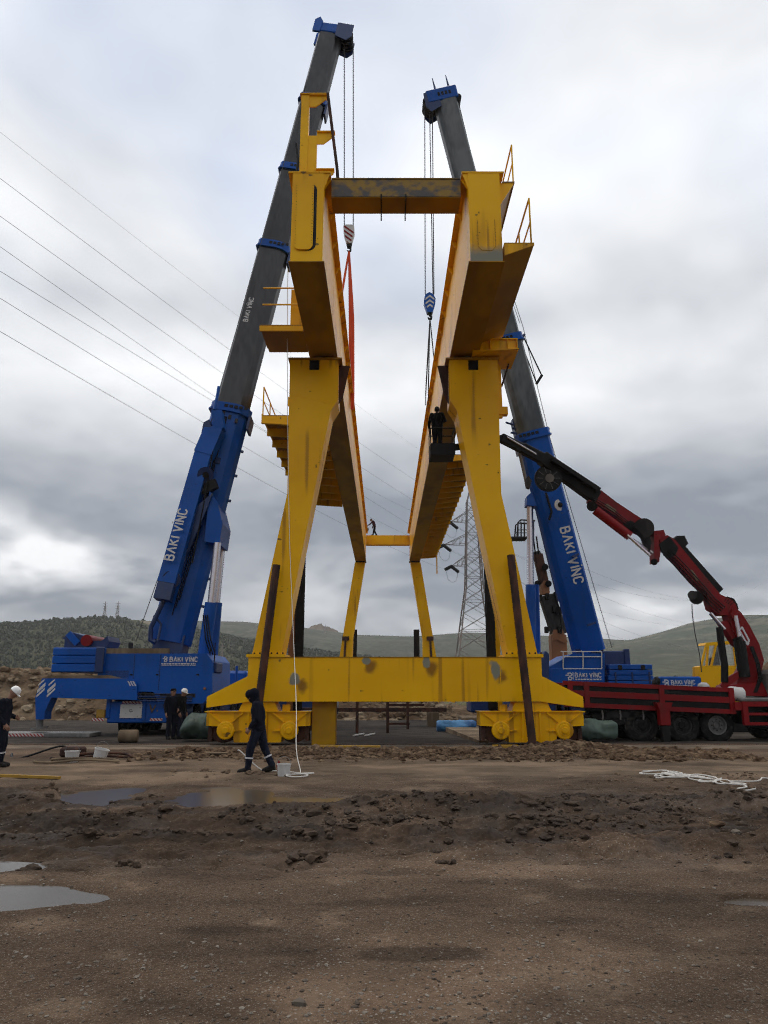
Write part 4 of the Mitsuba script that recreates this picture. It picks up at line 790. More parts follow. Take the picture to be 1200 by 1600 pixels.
# upper works turned across the carrier
part(lc, 'slewing_ring', MB().cyl((-9.1, 31.4, 1.40), (-9.1, 31.4, 1.58), 1.15, 32), 'black', smooth=30)
sp = part(lc, 'upper_works', MB().prism([(-11.0, 1.62), (-11.0, 3.02), (-6.85, 3.02), (-6.62, 2.75), (-6.55, 1.55), (-6.9, 1.15), (-8.6, 1.15), (-8.8, 1.58)], 29.05, 32.4), 'blue')
for x in (-9.62, -8.62): part(sp, 'panel_seam', MB().box(x - .012, x + .012, 29.035, 29.06, 1.66, 2.98), 'navy')
part(sp, 'dusty_deck', MB().box(-10.85, -8.35, 29.1, 29.3, 3.022, 3.22), 'wood')
for i in range(4): part(sp, 'grab_rail', MB().tube([(-9.6, 29.0, 1.5 - i * .085), (-7.3, 29.0, 1.5 - i * .085)], .022, 6), 'navy' if i % 2 else 'darkgrey')
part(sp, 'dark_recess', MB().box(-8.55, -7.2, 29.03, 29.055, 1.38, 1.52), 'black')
for i in range(9): part(sp, 'louvre', MB().box(-10.7, -9.8, 29.03, 29.052, 1.78 + i * .07, 1.81 + i * .07), 'navy')
for x in (-9.75, -8.75, -7.2): part(sp, 'door_handle', MB().cbox(x, x + .1, 29.01, 29.05, 2.2, 2.25, .01), 'black')
for x in (-10.9, -6.85): part(sp, 'side_lamp', MB().cbox(x - .05, x + .05, 29.0, 29.05, 1.66, 1.74, .01), 'orange')
for i in range(5): part(lc, 'access_step', MB().cbox(-8.25, -7.85, 29.30, 29.4, .42 + i * .2, .45 + i * .2, .01), 'navy')
lettering(sp, (-7.72, 29.03, 2.8), EX, EZ, 0.17); logo(sp, (-8.44, 29.03, 2.8), EX, EZ, .2)
addr_line(sp, (-7.91, 29.03, 2.63), EX, EZ, 1.32, .045); addr_line(sp, (-7.9, 29.03, 2.56), EX, EZ, 1.32, .02)
part(sp, 'front_bracket', MB().cbox(-6.95, -6.5, 29.3, 30.4, 2.3, 2.7, .04), 'navy')
for i, x in enumerate((-6.8, -6.62)): part(sp, 'mirror_rod', MB().tube([(x, 29.4, 2.7), (x, 29.4, 3.3 + .15 * i)], .022, 6), 'black')
for i in range(3):
    part(lc, 'counterweight', MB().cbox(-12.72, -10.75, 28.85, 32.6, 2.32 + i * .31, 2.32 + i * .31 + .298, .03), 'blue')
part(lc, 'counterweight_side', MB().cbox(-11.04, -10.72, 28.78, 28.845, 2.3, 3.26, .02), 'navy')
wn = part(lc, 'winch', MB().prism([(-12.45, 3.26), (-12.45, 3.55), (-12.55, 3.62), (-12.2, 3.85), (-11.75, 3.72), (-11.6, 3.5), (-11.0, 3.52), (-10.8, 3.7), (-10.72, 3.5), (-10.8, 3.26)], 29.2, 30.5), 'navy')
part(wn, 'drum', MB().cyl((-11.55, 29.05, 3.52), (-11.55, 30.6, 3.52), .22, 24), 'red', smooth=40)
part(wn, 'guard_plate', MB().bar((-12.3, 29.1, 3.8), (-11.9, 29.1, 3.4), .05, .25), 'blue')
rb_ = random.Random(4)
for i in range(9):
    x_ = -10.3 + i * .33; part(lc, 'deck_box', MB().cbox(x_, x_ + rb_.uniform(.18, .3), 29.64, 29.95, 1.425, 1.47 + rb_.uniform(.02, .14), .01), rb_.choice(['black', 'darkgrey', 'navy', 'blue']))
for i in range(4): part(lc, 'deck_hose', MB().tube([(-8.9 + i * .3, 29.6, 1.45), (-8.8 + i * .3, 29.42, 1.25 - .05 * i), (-8.55 + i * .3, 29.5, .95 + .06 * i), (-8.4 + i * .3, 29.7, 1.3)], .028, 6), 'black')
part(lc, 'fuel_tank', MB().cyl((-7.95, 29.75, .85), (-7.95, 30.7, .85), .30, 20, bevel=.04), 'navy', smooth=40)
part(lc, 'exhaust_pipe', MB().cyl((-10.2, 30.2, 3.0), (-10.2, 30.2, 3.5), .09, 12), 'darkgrey', smooth=40)
for i in range(3): part(lc, 'cylinder_hose', MB().tube([(-6.9 + .1 * i, 29.9, 3.0), (-7.1 + .1 * i, 29.8, 3.6), (-7.3 + .08 * i, 30.0, 4.6)], .025, 6), 'black')
# outrigger arm with its foot on grey mats
og = part(lc, 'outrigger_arm', MB().prism([(-13.04, 2.08), (-9.64, 2.08), (-9.41, 1.89), (-9.36, 1.28), (-12.62, 1.37), (-12.81, 0.85), (-12.8, 0.57), (-13.12, 0.57), (-13.23, 1.37)], 28.9, 29.5), 'blue')
part(og, 'dusty_top', MB().prism([(-13.04, 2.09), (-12.8, 2.18), (-10.51, 2.2), (-9.59, 1.98), (-9.63, 1.96), (-9.86, 2.09)], 28.95, 29.45), 'wood')
for i in range(4):
    for j in range(2):
        x0 = 62 + 13 * j + i * 0.0; y0 = 1087 - i * 8
        part(og, 'white_stripe', MB().prism([atp(58+16*j,1080,28.9), atp(71+16*j,1068,28.9), atp(71+16*j,1071.5,28.9), atp(58+16*j,1083.5,28.9)] if i == 0 else [(x, z - .19 * (i - 1.5) - .1) for x, z in (atp(58+16*j,1078,28.9), atp(71+16*j,1066,28.9), atp(71+16*j,1069.5,28.9), atp(58+16*j,1081.5,28.9))] if i < 3 else [atp(60+16*j,1069,28.9), atp(68+16*j,1062,28.9), atp(71+16*j,1062,28.9), atp(60+16*j,1072,28.9)], 28.893, 28.9), 'white')
for i in range(3): part(og, 'white_stripe', MB().prism([atp(199+4*i,1064,28.9), atp(201+4*i,1064,28.9), atp(205+4*i,1072,28.9), atp(203+4*i,1072,28.9)], 28.893, 28.9), 'white')
part(og, 'jack_leg', MB().cyl((-13.11, 29.2, 0.56), (-13.07, 29.2, 0.26), .13, 16), 'grey', smooth=40)
part(og, 'foot_pad', MB().cyl((-13.08, 29.2, 0.28), (-13.07, 29.2, 0.21), .32, 20), 'grey', smooth=40)
mp_ = solo('steel_mat', MB().cbox(-14.6, -10.9, 28.55, 29.75, -0.05, 0.10, .02), 'grey', 'long grey steel mat with a red and white striped edge under the outrigger foot', 'mat')
part(mp_, 'hazard_stripes', MB().box(-14.5, -12.6, 28.535, 28.552, -0.02, 0.08), 'hazard')
og2 = part(lc, 'outrigger_arm', MB().cbox(-7.7, -5.6, 36.0, 36.7, 1.0, 1.75, .04), 'blue')
for i in range(3): part(og2, 'white_stripe', MB().prism([(-6.6 + i * .25, 1.55), (-6.48 + i * .25, 1.72), (-6.4 + i * .25, 1.72), (-6.4 + i * .25, 1.3), (-6.45 + i * .25, 1.25)], 35.99, 35.997), 'white')
part(og2, 'jack_leg', MB().box(-6.0, -5.65, 36.05, 36.65, -0.15, 1.0), 'blue')
part(lc, 'marker_pole', MB().tube([(-7.0, 35.9, 1.7), (-7.0, 35.9, 2.75)], .06, 8), 'blue')
# boom
LT = [0.0, 0.3179, 0.5822, 0.7242, 0.8623, 1.0]
P, a, en, es = telescopic(lc, (-8.76, 31.0, 3.53), (-2.93, 34.0, 37.01), (1, 0, 0), LT, [1.62, 1.46, 1.40, 1.35, 1.30], 0.8, ['blue', 'boomgrey', 'boomgrey', 'boomgrey', 'boomgrey'])
NEAR = -es                              # towards the picture's side
lettering(lc, P(LT[1] + (LT[2] - LT[1]) * .55, -.36) + NEAR * (.585), a, -en, .21)
part(lc, 'boom_foot', MB().bar(P(-.035), P(.01), 1.0, 1.2, side=tuple(es)), 'navy')
part(lc, 'foot_hinge', MB().cyl(P(-.03, .0, -.9), P(-.03, .0, .9), .35, 24), 'black', smooth=40)
hd = part(lc, 'boom_head', MB().frame_box(P(1.004, .18), [en, a, es], (.88, .33, .56), .05), 'blue')
part(hd, 'cheek_plate', MB().prism_at([(-.2, -.6), (.45, -.85), (.72, -.5), (.7, .3), (-.2, .35)], P(1.004, .52, .52), en, a, .05), 'navy')
part(hd, 'cheek_plate', MB().prism_at([(-.2, -.6), (.45, -.85), (.72, -.5), (.7, .3), (-.2, .35)], P(1.004, .52, -.57), en, a, .05), 'navy')
for k in range(4): part(hd, 'sheave', MB().cyl(P(.999, .86, -.42 + k * .24), P(.999, .86, -.34 + k * .24), .38, 24), 'black', smooth=40)
part(hd, 'jib_lug', MB().prism_at([(-.3, -.5), (.1, -.5), (.16, .25), (-.05, .55), (-.3, .3)], P(1.006, -.68, -.5), en, a, .12), 'blue')
part(hd, 'jib_lug', MB().prism_at([(-.3, -.5), (.1, -.5), (.16, .25), (-.05, .55), (-.3, .3)], P(1.006, -.68, .35), en, a, .12), 'blue')
for k in (-.1, .45, .75): part(hd, 'lamp_bracket', MB().frame_box(P(1.016, k), [en, a, es], (.06, .12, .06)), 'black')
# folded jib and its brackets along the near side
jb = part(lc, 'folded_jib', MB().loft([(-.36, -.28), (.36, -.28), (.36, .28), (-.36, .28)], (-8.79, 29.9, 5.85), (-7.73, 30.6, 11.87), en), 'blue')
lettering(jb, (-8.51, 29.64, 7.84), V(*(-7.73, 30.6, 11.87)) - V(*(-8.79, 29.9, 5.85)), -en, .355, lift=.01)
part(jb, 'jib_head', MB().loft([(-.42, -.3), (.36, -.3), (.36, .3), (-.42, .3)], (-7.76, 30.55, 11.51), (-7.38, 30.7, 12.73), en), 'blue')
part(jb, 'jib_tail', MB().loft([(-.34, -.26), (.34, -.26), (.30, .26), (-.34, .26)], (-8.9, 29.8, 5.16), (-8.79, 29.9, 5.85), en), 'navy')
part(jb, 'sheave', MB().cyl((-7.59, 30.2, 10.54), (-7.67, 30.5, 10.63), .34, 24), 'navy', smooth=40)
part(jb, 'sheave_hub', MB().cyl((-7.57, 30.12, 10.52), (-7.6, 30.25, 10.55), .13, 16), 'black', smooth=40)
part(jb, 'cradle', MB().prism([(-8.16, 10.06), (-7.74, 10.28), (-7.2, 10.4), (-7.07, 10.06), (-7.65, 9.72)], 30.3, 30.6), 'black')
part(jb, 'link_box', MB().prism([(-7.98, 12.1), (-7.86, 12.98), (-7.62, 13.12), (-7.51, 12.74), (-7.58, 11.98)], 30.4, 30.9), 'navy')
part(jb, 'link_box', MB().prism([(-7.56, 13.57), (-7.11, 13.57), (-6.96, 12.74), (-7.39, 12.51)], 30.4, 30.9), 'blue')
part(jb, 'side_shelf', MB().prism([(-8.17, 8.92), (-7.25, 9.75), (-7.41, 9.19), (-8.17, 7.06), (-8.33, 6.31), (-8.48, 6.21)], 30.2, 30.35), 'navy')
part(jb, 'round_bracket', MB().cyl((-8.61, 29.75, 6.01), (-8.74, 30.2, 6.08), .36, 24), 'navy', smooth=40)
part(lc, 'hose_rail', MB().tube([(-7.37, 30.3, 11.63), (-7.6, 30.2, 9.19), (-7.93, 30.2, 6.74)], .03, 6), 'black')
for q in ((338,648), (331,700), (343,690), (352,725), (372,700)):
    pass
part(lc, 'tail_link', MB().tube([(-8.9, 29.9, 5.17), (-9.34, 29.9, 4.1), (-9.33, 29.9, 3.59), (-9.12, 29.9, 3.49)], .10, 8), 'navy', smooth=40)
part(lc, 'tail_link', MB().tube([(-9.27, 29.9, 4.56), (-8.97, 30.0, 4.23), (-9.04, 29.9, 3.51)], .05, 8), 'navy', smooth=40)
part(lc, 'boom_collar_arm', MB().tube([(-7.42, 30.4, 13.57), (-7.34, 30.5, 14.27), (-7.3, 30.5, 14.69)], .07, 8), 'blue')
for i, q in enumerate(((-.25, .12), (.05, .16), (-.3, .2), (.1, .235), (-.15, .27))):
    part(lc, 'boom_bracket', MB().frame_box(P(q[1], q[0]) + NEAR * .66, [en, a, es], (.10, .14, .04), .01), 'navy')
for i in range(3): part(lc, 'boom_hose', MB().tube([P(.03 + .01 * i, -.1 + .07 * i) + NEAR * .68, P(.12, -.02 + .07 * i) + NEAR * .70, P(.2, -.08 + .06 * i) + NEAR * .69, P(LT[1] - .02, -.12 + .05 * i) + NEAR * .66], .022, 6), 'black')
for i in range(7): part(lc, 'edge_lug', MB().frame_box(P(.05 + .035 * i, .86), [en, a, es], (.06, .05, .05)), 'navy')
for i in range(4): part(lc, 'wear_block', MB().frame_box(P(LT[1] - .012 - .004 * i, -.55 + .33 * i) + NEAR * .66, [en, a, es], (.06, .10, .03)), 'darkgrey')
# luffing cylinders
for (xa, xb, xc, yy, lab) in ((317, 330, 340, 30.3, 1), (330, 338, 347, 31.9, 2)):
    ck = part(lc, 'luffing_cylinder', MB().cyl(at(xa,1035,yy), at(xb,942,yy), .25, 20), 'blue', smooth=40)
    part(ck, 'chrome_rod', MB().cyl(at(xb,943,yy), at(xc,848,yy), .155, 20), 'chrome', smooth=40)
part(lc, 'cylinder_bracket', MB().prism([(-7.5, 7.68), (-6.87, 7.57), (-6.78, 8.45), (-7.02, 9.29), (-7.4, 9.86)], 30.3, 32.0), 'blue')
part(lc, 'hoist_rope', MB().tube([P(1.0, -.75), (-4.73, 32.2, 29.01), (-7.34, 31.0, 15.03), (-7.75, 30.6, 12.16), (-9.88, 29.8, 3.51)], .016, 5), 'wire')
# hook block, ropes and slings of the left crane
for (x0, x1) in ((538, 538), (552, 552)):
    part(lc, 'fall_rope', MB().tube([at(x0,72,34), at(x1,354,34)], .028, 5), 'wire')
hk = thing('hook_block', 'red and white striped hook block hanging from the left crane', 'hook block')
bp = [(-2.11, 25.05), (-2.0, 25.16), (-1.66, 25.16), (-1.55, 25.05), (-1.53, 24.74), (-1.69, 24.07), (-1.93, 24.07), (-2.09, 24.67)]
part(hk, 'block_plates', MB().prism(bp, 33.88, 34.22), 'white')
pg = Polygon(bp).buffer(-.02); xm = np.mean([p[0] for p in bp]); z0 = min(p[1] for p in bp)
for i in range(5):
    st = Polygon([(xm - .5, z0 + .05 + i * .27), (xm + .5, z0 - .75 + i * .27), (xm + .5, z0 - .63 + i * .27), (xm - .5, z0 + .17 + i * .27)]).intersection(pg)
    if st.area > .004 and st.geom_type == 'Polygon': part(hk, 'red_stripe', MB().prism(st, 33.872, 33.879), 'red')
part(hk, 'bottom_shank', MB().prism([(-1.95, 24.14), (-1.66, 24.14), (-1.7, 23.92), (-1.9, 23.92)], 33.92, 34.18), 'darkgrey')
c = V(*(-1.81, 34.05, 23.85)); part(hk, 'hook', MB().tube([c + V(0, 0, .14), c + V(.0, 0, .04), c + V(.09, 0, -.03), c + V(.08, 0, -.13), c + V(-.02, 0, -.17), c + V(-.1, 0, -.1)], [.05, .05, .05, .06, .05, .025], 10), 'darkgrey', smooth=40)
def sling(path, w0, lab, mt='sling', grp='orange lifting slings'):
    p = [V(*q) for q in path]; m = MB(); n = len(p)
    pts = np.array([p[0] + (p[-1] - p[0]) * (i / 14) if n == 2 else [np.interp(i / 14 * (n - 1), range(n), [q[k] for q in p]) for k in range(3)] for i in range(15)])
    m.tube(pts, [w0 * (0.65 + .35 * math.sin(math.pi * min(1, i / 10 + .1))) for i in range(15)], 8)
    return solo('lifting_sling', m, mt, lab, 'sling', grp, smooth=50)
c = c + V(0, 0, -.12)
for e, lb in ((-1.49, 'orange sling strand nearest the open space between the girders, hanging from the striped hook block'), (-1.58, 'orange sling strand in the middle under the striped hook block'), (-1.70, 'orange sling strand closest to the left girder under the striped hook block')):
    sling([c, (-1.75 + (e + 1.75) * .7, 34.05, 20.0), (e, 34.0, 15.8), (e - .02, 34.0, 15.0)], .065, lb)
sling([c, (-2.9, 34.0, 15.8)], .06, 'orange sling strand passing over the far edge of the left girder')

# ---- the right crane
rc = thing('mobile_crane', 'blue mobile crane behind the red truck, light grey boom leaning over the right girder', 'mobile crane', 'blue mobile cranes')
part(rc, 'carrier', MB().cbox(6.2, 17.5, 36.9, 39.7, .45, 1.35, .06), 'navy')
for x in (7.2, 9.0, 10.8, 13.6, 15.4):
    wheel(rc, (x, 36.85, .42), (0, -1, 0), .62, .4)
    wheel(rc, (x, 39.75, .42), (0, 1, 0), .62, .4)
su = part(rc, 'upper_works', MB().prism([(7.7, 1.88), (7.76, 2.42), (8.09, 2.78), (9.08, 3.33), (9.45, 3.36), (10.69, 3.36), (10.58, 1.82)], 36.4, 39.6), 'blue')
part(su, 'near_panel', MB().cbox((7.87, 2.18)[0], (10.55, 2.18)[0], 36.28, 36.395, (-18.42, 1.94)[1], (-18.51, 2.66)[1], .02), 'blue')
lettering(su, (9.78, 36.27, 2.33), EX, EZ, .20); logo(su, (8.86, 36.27, 2.27), EX, EZ, .34); addr_line(su, (9.77, 36.27, 2.13), EX, EZ, 1.25, .06)
part(su, 'divider', MB().box((9.05, 2.18)[0], (9.08, 2.18)[0], 36.268, 36.278, (-18.38, 2.12)[1], (-18.42, 2.48)[1]), 'letter')
rl = MB()
for y in (1018, 1026, 1045): rl.tube([at(876 if y < 1020 else 880,y,36.3), at(940,y,36.3)], .03, 6)
for x in (880, 911, 940): rl.tube([at(x,1046,36.3), at(x,1020,36.3), at(x - 3,1017,36.3)], .03, 6)
part(su, 'white_railing', rl, 'white')
part(su, 'engine_cover', MB().cbox((10.75, 2.19)[0], (12.1, 2.19)[0], 37.0, 39.2, (-18.75, 2.19)[1], (-18.91, 3.51)[1], .04), 'navy')
part(su, 'cover_post', MB().cbox((11.81, 2.19)[0], (12.06, 2.19)[0], 36.9, 37.2, (-18.83, 2.8)[1], (-18.92, 3.6)[1], .02), 'navy')
for i in range(4):
    part(rc, 'counterweight', MB().cbox((10.82, 2.18)[0] - (.02 if i < 2 else -.05), (12.98, 2.18)[0], 36.5, 39.4, atp(0,1072 - i * 8.6,36.5)[1], atp(0,1064 - i * 8.6,36.5)[1], .03), 'blue')
for x in (970, 1006): part(rc, 'lifting_pocket', MB().box(atp(x-3,1060,36.5)[0], atp(x+3,1060,36.5)[0], 36.48, 36.6, (-18.55, 2.6)[1], (-18.58, 2.81)[1]), 'black')
for x in (962, 988, 1015): part(rc, 'stack_clamp', MB().box(atp(x-1.2,1060,36.5)[0], atp(x+1.2,1060,36.5)[0], 36.47, 36.6, (-18.47, 1.94)[1], (-18.54, 2.48)[1]), 'navy')
part(rc, 'operator_cab', MB().prism([(7.38, 1.94), (7.49, 3.07), (7.76, 3.46), (7.9, 3.31), (7.83, 1.94)], 36.0, 37.6), 'navy')
RT = [0.0, 0.3806, 0.5525, 0.93 * 0 + 0.7896, 1.0]
P, a, en, es = telescopic(rc, (10.29, 38.0, 3.53), (3.28, 34.0, 32.78), (-1, 0, 0), RT, [1.55, 1.40, 1.32, 1.25], 0.85, ['blue', 'boomlight', 'boomlight', 'boomlight'])
NR = es if es[1] < 0 else -es
lettering(rc, P(0.1619, -.30) + NR * .668, -a, -en, .46)
part(rc, 'boom_foot', MB().bar(P(-.03), P(.01), 1.1, 1.3, side=tuple(es)), 'navy')
hd = part(rc, 'boom_head', MB().frame_box(P(1.006, .12), [en, a, es], (.84, .36, .55), .05), 'blue')
for k in range(4): part(hd, 'sheave', MB().cyl(P(.999, .82, -.42 + k * .24), P(.999, .82, -.34 + k * .24), .40, 24), 'darkgrey', smooth=40)
part(hd, 'cheek_plate', MB().prism_at([(-.2, -.6), (.4, -.8), (.62, -.45), (.6, .3), (-.2, .35)], P(1.004, .5, .52), en, a, .05), 'navy')
part(hd, 'cheek_plate', MB().prism_at([(-.2, -.6), (.4, -.8), (.62, -.45), (.6, .3), (-.2, .35)], P(1.004, .5, -.57), en, a, .05), 'navy')
for k in (-.45, .3): part(hd, 'horn', MB().cyl(P(1.012, k), P(1.05, k), .09, 10, .02), 'navy')
for k in range(4): part(hd, 'frame_window', MB().frame_box(P(1.006, -.3 + .2 * k) + NR * .552, [en, a, es], (.06, .1, .01)), 'black')
part(hd, 'rope_roller', MB().cyl(P(.995, -.68, -.45), P(.995, -.68, .45), .2, 18), 'black', smooth=40)
part(rc, 'hoist_rope', MB().tube([P(1.0, -.72, .2), (5.48, 35.2, 26.88), (7.36, 35.8, 20.36), (8.62, 36.6, 14.57), (11.54, 38.0, 3.72)], .017, 5), 'wire')
part(rc, 'hoist_rope', MB().tube([P(1.0, -.70, -.2), (5.28, 35.2, 26.88), (7.2, 35.8, 20.55)], .014, 5), 'wire')
ty = part(rc, 'rope_outrigger', MB().tube([(7.34, 35.7, 19.72), (8.28, 36.0, 17.61)], .035, 6), 'black')
part(ty, 'roller_arm', MB().tube([(8.28, 36.0, 17.68), (7.96, 36.0, 17.18)], .07, 8), 'black')
part(ty, 'stay', MB().tube([(7.34, 35.7, 18.92), (7.96, 36.0, 17.25)], .03, 6), 'black')
for y0, x0, x1 in ((525, 818, 820), (672, 851, 858), (800, 880, 888), (868, 898, 904), (975, 922, 930)):
    part(rc, 'rope_guide', MB().bar(at(x0 - 4,y0 + 2,36.5), at(x1,y0 - 2,36.5), .2, .1), 'navy')
ck = part(rc, 'luffing_cylinder', MB().cyl((7.17, 37.0, 2.49), (7.37, 37.0, 6.77), .25, 20), 'blue', smooth=40)
part(ck, 'chrome_rod', MB().cyl((7.37, 37.0, 6.77), (7.53, 37.0, 11.02), .165, 20), 'chrome', smooth=40)
part(ck, 'rod_eye', MB().prism([(7.29, 10.83), (7.34, 11.31), (7.65, 11.58), (8.1, 11.34), (7.94, 10.76)], 36.7, 37.3), 'blue')
ck = part(rc, 'luffing_cylinder', MB().cyl((7.9, 39.2, 2.54), (8.01, 39.2, 7.07), .25, 20), 'blue', smooth=40)
part(rc, 'valve_rack', MB().prism([(6.72, 15.45), (6.86, 15.56), (7.28, 14.57), (7.39, 13.87), (7.05, 13.87)], 36.6, 37.2), 'navy')
for i in range(5): part(rc, 'valve_arm', MB().tube([at(803+3*i,664+7*i,36.5), at(790+4*i + 6*(i%2),660+8*i,36.4)], .05, 6), 'navy')
part(rc, 'floodlight', MB()._lathe([(-.05, 0), (-.05, .15), (-.02, .19), (0, .30), (.03, .31), (.05, .29), (.06, .14), (-.03, .1), (-.03, .0)], V(*(8.93, 36.4, 10.77)), V(.15, -1, -.1), 28), 'white', smooth=40)
part(rc, 'floodlight_core', MB()._lathe([(0, 0), (0, .13), (.09, .11), (.11, 0)], V(*(8.92, 36.36, 10.76)), V(.15, -1, -.1), 20), 'black', smooth=40)
part(rc, 'hose_line', MB().tube([(8.23, 36.3, 11.38), (8.44, 36.2, 10.35), (8.29, 36.2, 9.95)], .06, 6), 'black')
part(rc, 'hose_line', MB().tube([(7.7, 36.6, 10.78), (8.06, 36.6, 8.79), (8.66, 36.8, 5.91)], .04, 6), 'navy')
for i, x in enumerate((663.5, 671, 675.5)):
    part(rc, 'fall_rope', MB().tube([at(x,150 + 8 * i,34), at((664.5, 676.5, 678)[i],460,34)], .026, 5), 'wire')
hk = thing('hook_block', 'blue and white chevron hook block hanging from the right crane', 'hook block')
bp = [atp(x,y,33.9) for x, y in ()] if False else [(2.04, 20.93), (2.11, 21.15), (2.31, 21.26), (2.5, 21.15), (2.61, 20.9), (2.59, 20.65), (2.45, 20.15), (2.18, 20.15), (2.02, 20.68)]
part(hk, 'block_plates', MB().prism(bp, 33.86, 34.2), 'blue', smooth=20)
pg = Polygon(bp).buffer(-.06); xm = (2.32, 20.79)[0]; z0 = min(p[1] for p in bp)
for i in range(3):
    zz = z0 + .12 + i * .25
    st = Polygon([(xm - .4, zz - .1), (xm, zz + .22), (xm + .4, zz - .1), (xm + .4, zz), (xm, zz + .33), (xm - .4, zz)]).intersection(pg)
    for gpoly in getattr(st, 'geoms', [st]):
        if gpoly.area > .003: part(hk, 'white_chevron', MB().prism(gpoly, 33.85, 33.859), 'white')
c = V(*(2.32, 34.03, 20.01)); part(hk, 'hook', MB().tube([c + V(0, 0, .2), c + V(0, 0, .04), c + V(.08, 0, -.05), c + V(.05, 0, -.16), c + V(-.06, 0, -.16), c + V(-.1, 0, -.06)], [.07, .07, .06, .07, .05, .025], 10), 'black', smooth=40)
c = c + V(0, 0, -.1)
sling([c, (2.05, 34.0, 15.8), (2.04, 34.0, 15.2)], .035, 'dark wire sling from the chevron hook block to the inner side of the right girder', 'wire', None)
sling([c, (2.62, 34.0, 15.85)], .03, 'dark wire sling slanting from the chevron hook block over the right girder', 'wire', None)
sling([c + V(0, .06, 0), (2.18, 34.05, 15.8), (2.16, 34.0, 15.2)], .03, 'second dark wire sling close beside the vertical one under the chevron hook block', 'wire', None)
# ------------------------------------------------------------------ the red truck with its loader crane
rt = thing('crane_truck', 'red flatbed truck with a folding loader crane parked at the right', 'truck')
def tl(z): return lambda x: z - (x - 9.2) * 0.043      # the bed is jacked up at its rear end
def bedbar(x0, x1, y0, y1, za, zb): return MB().prism([(x0, tl(za)(x0)), (x1, tl(za)(x1)), (x1, tl(zb)(x1)), (x0, tl(zb)(x0))], y0, y1)
part(rt, 'bed_floor', bedbar(6.1, 11.85, 25.75, 28.2, 1.30, 1.42), 'darkgrey')
sd_ = part(rt, 'side_board', bedbar(6.1, 11.75, 25.70, 25.745, 1.00, 1.74), 'black')
for za, zb in ((1.69, 1.83), (1.33, 1.53), (0.98, 1.13)): part(sd_, 'red_rail', bedbar(6.05, 11.78, 25.64, 25.70, za, zb), 'red')
for x in (6.2, 6.75, 9.27, 11.62): part(sd_, 'red_post', MB().box(x, x + .17, 25.62, 25.745, tl(.98)(x), tl(1.83)(x)), 'red')
part(rt, 'rear_frame', MB().box(6.35, 6.75, 25.75, 28.0, .85, 1.35), 'navy')
part(rt, 'far_side_board', bedbar(6.1, 11.75, 28.2, 28.25, 1.0, 1.8), 'red')
part(rt, 'chassis_rail', bedbar(6.2, 14.5, 26.2, 26.45, .72, 1.0), 'black'); part(rt, 'chassis_rail', bedbar(6.2, 14.5, 27.4, 27.65, .72, 1.0), 'black')
part(rt, 'under_tank', MB().cbox(7.0, 8.3, 26.0, 27.6, .45, .95, .08), 'black')
part(rt, 'under_boxes', MB().cbox(7.5, 8.9, 25.95, 26.4, .72, .98, .04), 'darkgrey')
for x in (7.35, 7.95, 8.72): part(rt, 'hose_loop', MB().tube([(x, 25.8, 1.0), (x + .02, 25.8, .8), (x, 25.8, .68)], .03, 6), 'grey')
for x in (8.72, 10.10, 11.27):
    wheel(rt, (x, 25.95, .50), (0, -1, 0), .56, .36, rimmat='darkgrey' if x < 11 else 'grey')
    wheel(rt, (x, 28.1, .50), (0, 1, 0), .56, .36)
    mg = MB(); mg.tube([(x + .68 * math.cos(q), 26.1, .5 + .68 * math.sin(q)) for q in np.linspace(.35, 2.8, 12)], .05, 6); part(rt, 'mudguard', mg, 'black')
ol = part(rt, 'outrigger_leg', MB().cbox(9.12, 9.46, 25.3, 25.62, .52, 1.25, .02), 'red')
part(ol, 'outrigger_foot', MB().cbox(9.16, 9.42, 25.33, 25.59, -.02, .518, .02), 'black')
part(ol, 'outrigger_cap', MB().prism([(9.02, 1.25), (9.12, 1.0), (9.46, 1.0), (9.56, 1.25)], 25.28, 25.62), 'red')
sb_ = part(rt, 'step_box', MB().prism(sbox(11.95, .52, 13.15, 1.28).difference(sbox(12.12, .92, 12.86, 1.12)).difference(sbox(12.12, .62, 12.86, .84)), 25.45, 25.6), 'red')
part(sb_, 'step_back', MB().box(12.0, 13.1, 25.75, 26.3, .55, 1.26), 'black')
part(sb_, 'step_end', MB().box(11.72, 11.95, 25.5, 26.0, 1.0, 1.26), 'red')
part(rt, 'deck_cover', MB().cbox(11.9, 13.2, 25.45, 27.8, 1.285, 1.40, .03), 'grey')
part(rt, 'air_tank', MB().cyl((11.72, 25.9, 1.55), (12.22, 25.9, 1.5), .24, 20, bevel=.05), 'white', smooth=40)
cbn = part(rt, 'driver_cab', MB().prism([(13.3, .6), (13.3, 2.2), (13.4, 2.35), (15.4, 2.3), (15.7, 1.5), (15.75, .6)], 25.8, 28.2), 'grey')
part(cbn, 'side_window', MB().box(14.1, 15.2, 25.78, 25.797, 1.5, 2.15), 'black')
part(rt, 'front_frame', MB().cbox(13.2, 15.6, 25.9, 28.1, .3, .95, .08), 'black')
wheel(rt, (13.75, 25.95, .50), (0, -1, 0), .56, .36); wheel(rt, (13.75, 28.1, .50), (0, 1, 0), .56, .36)
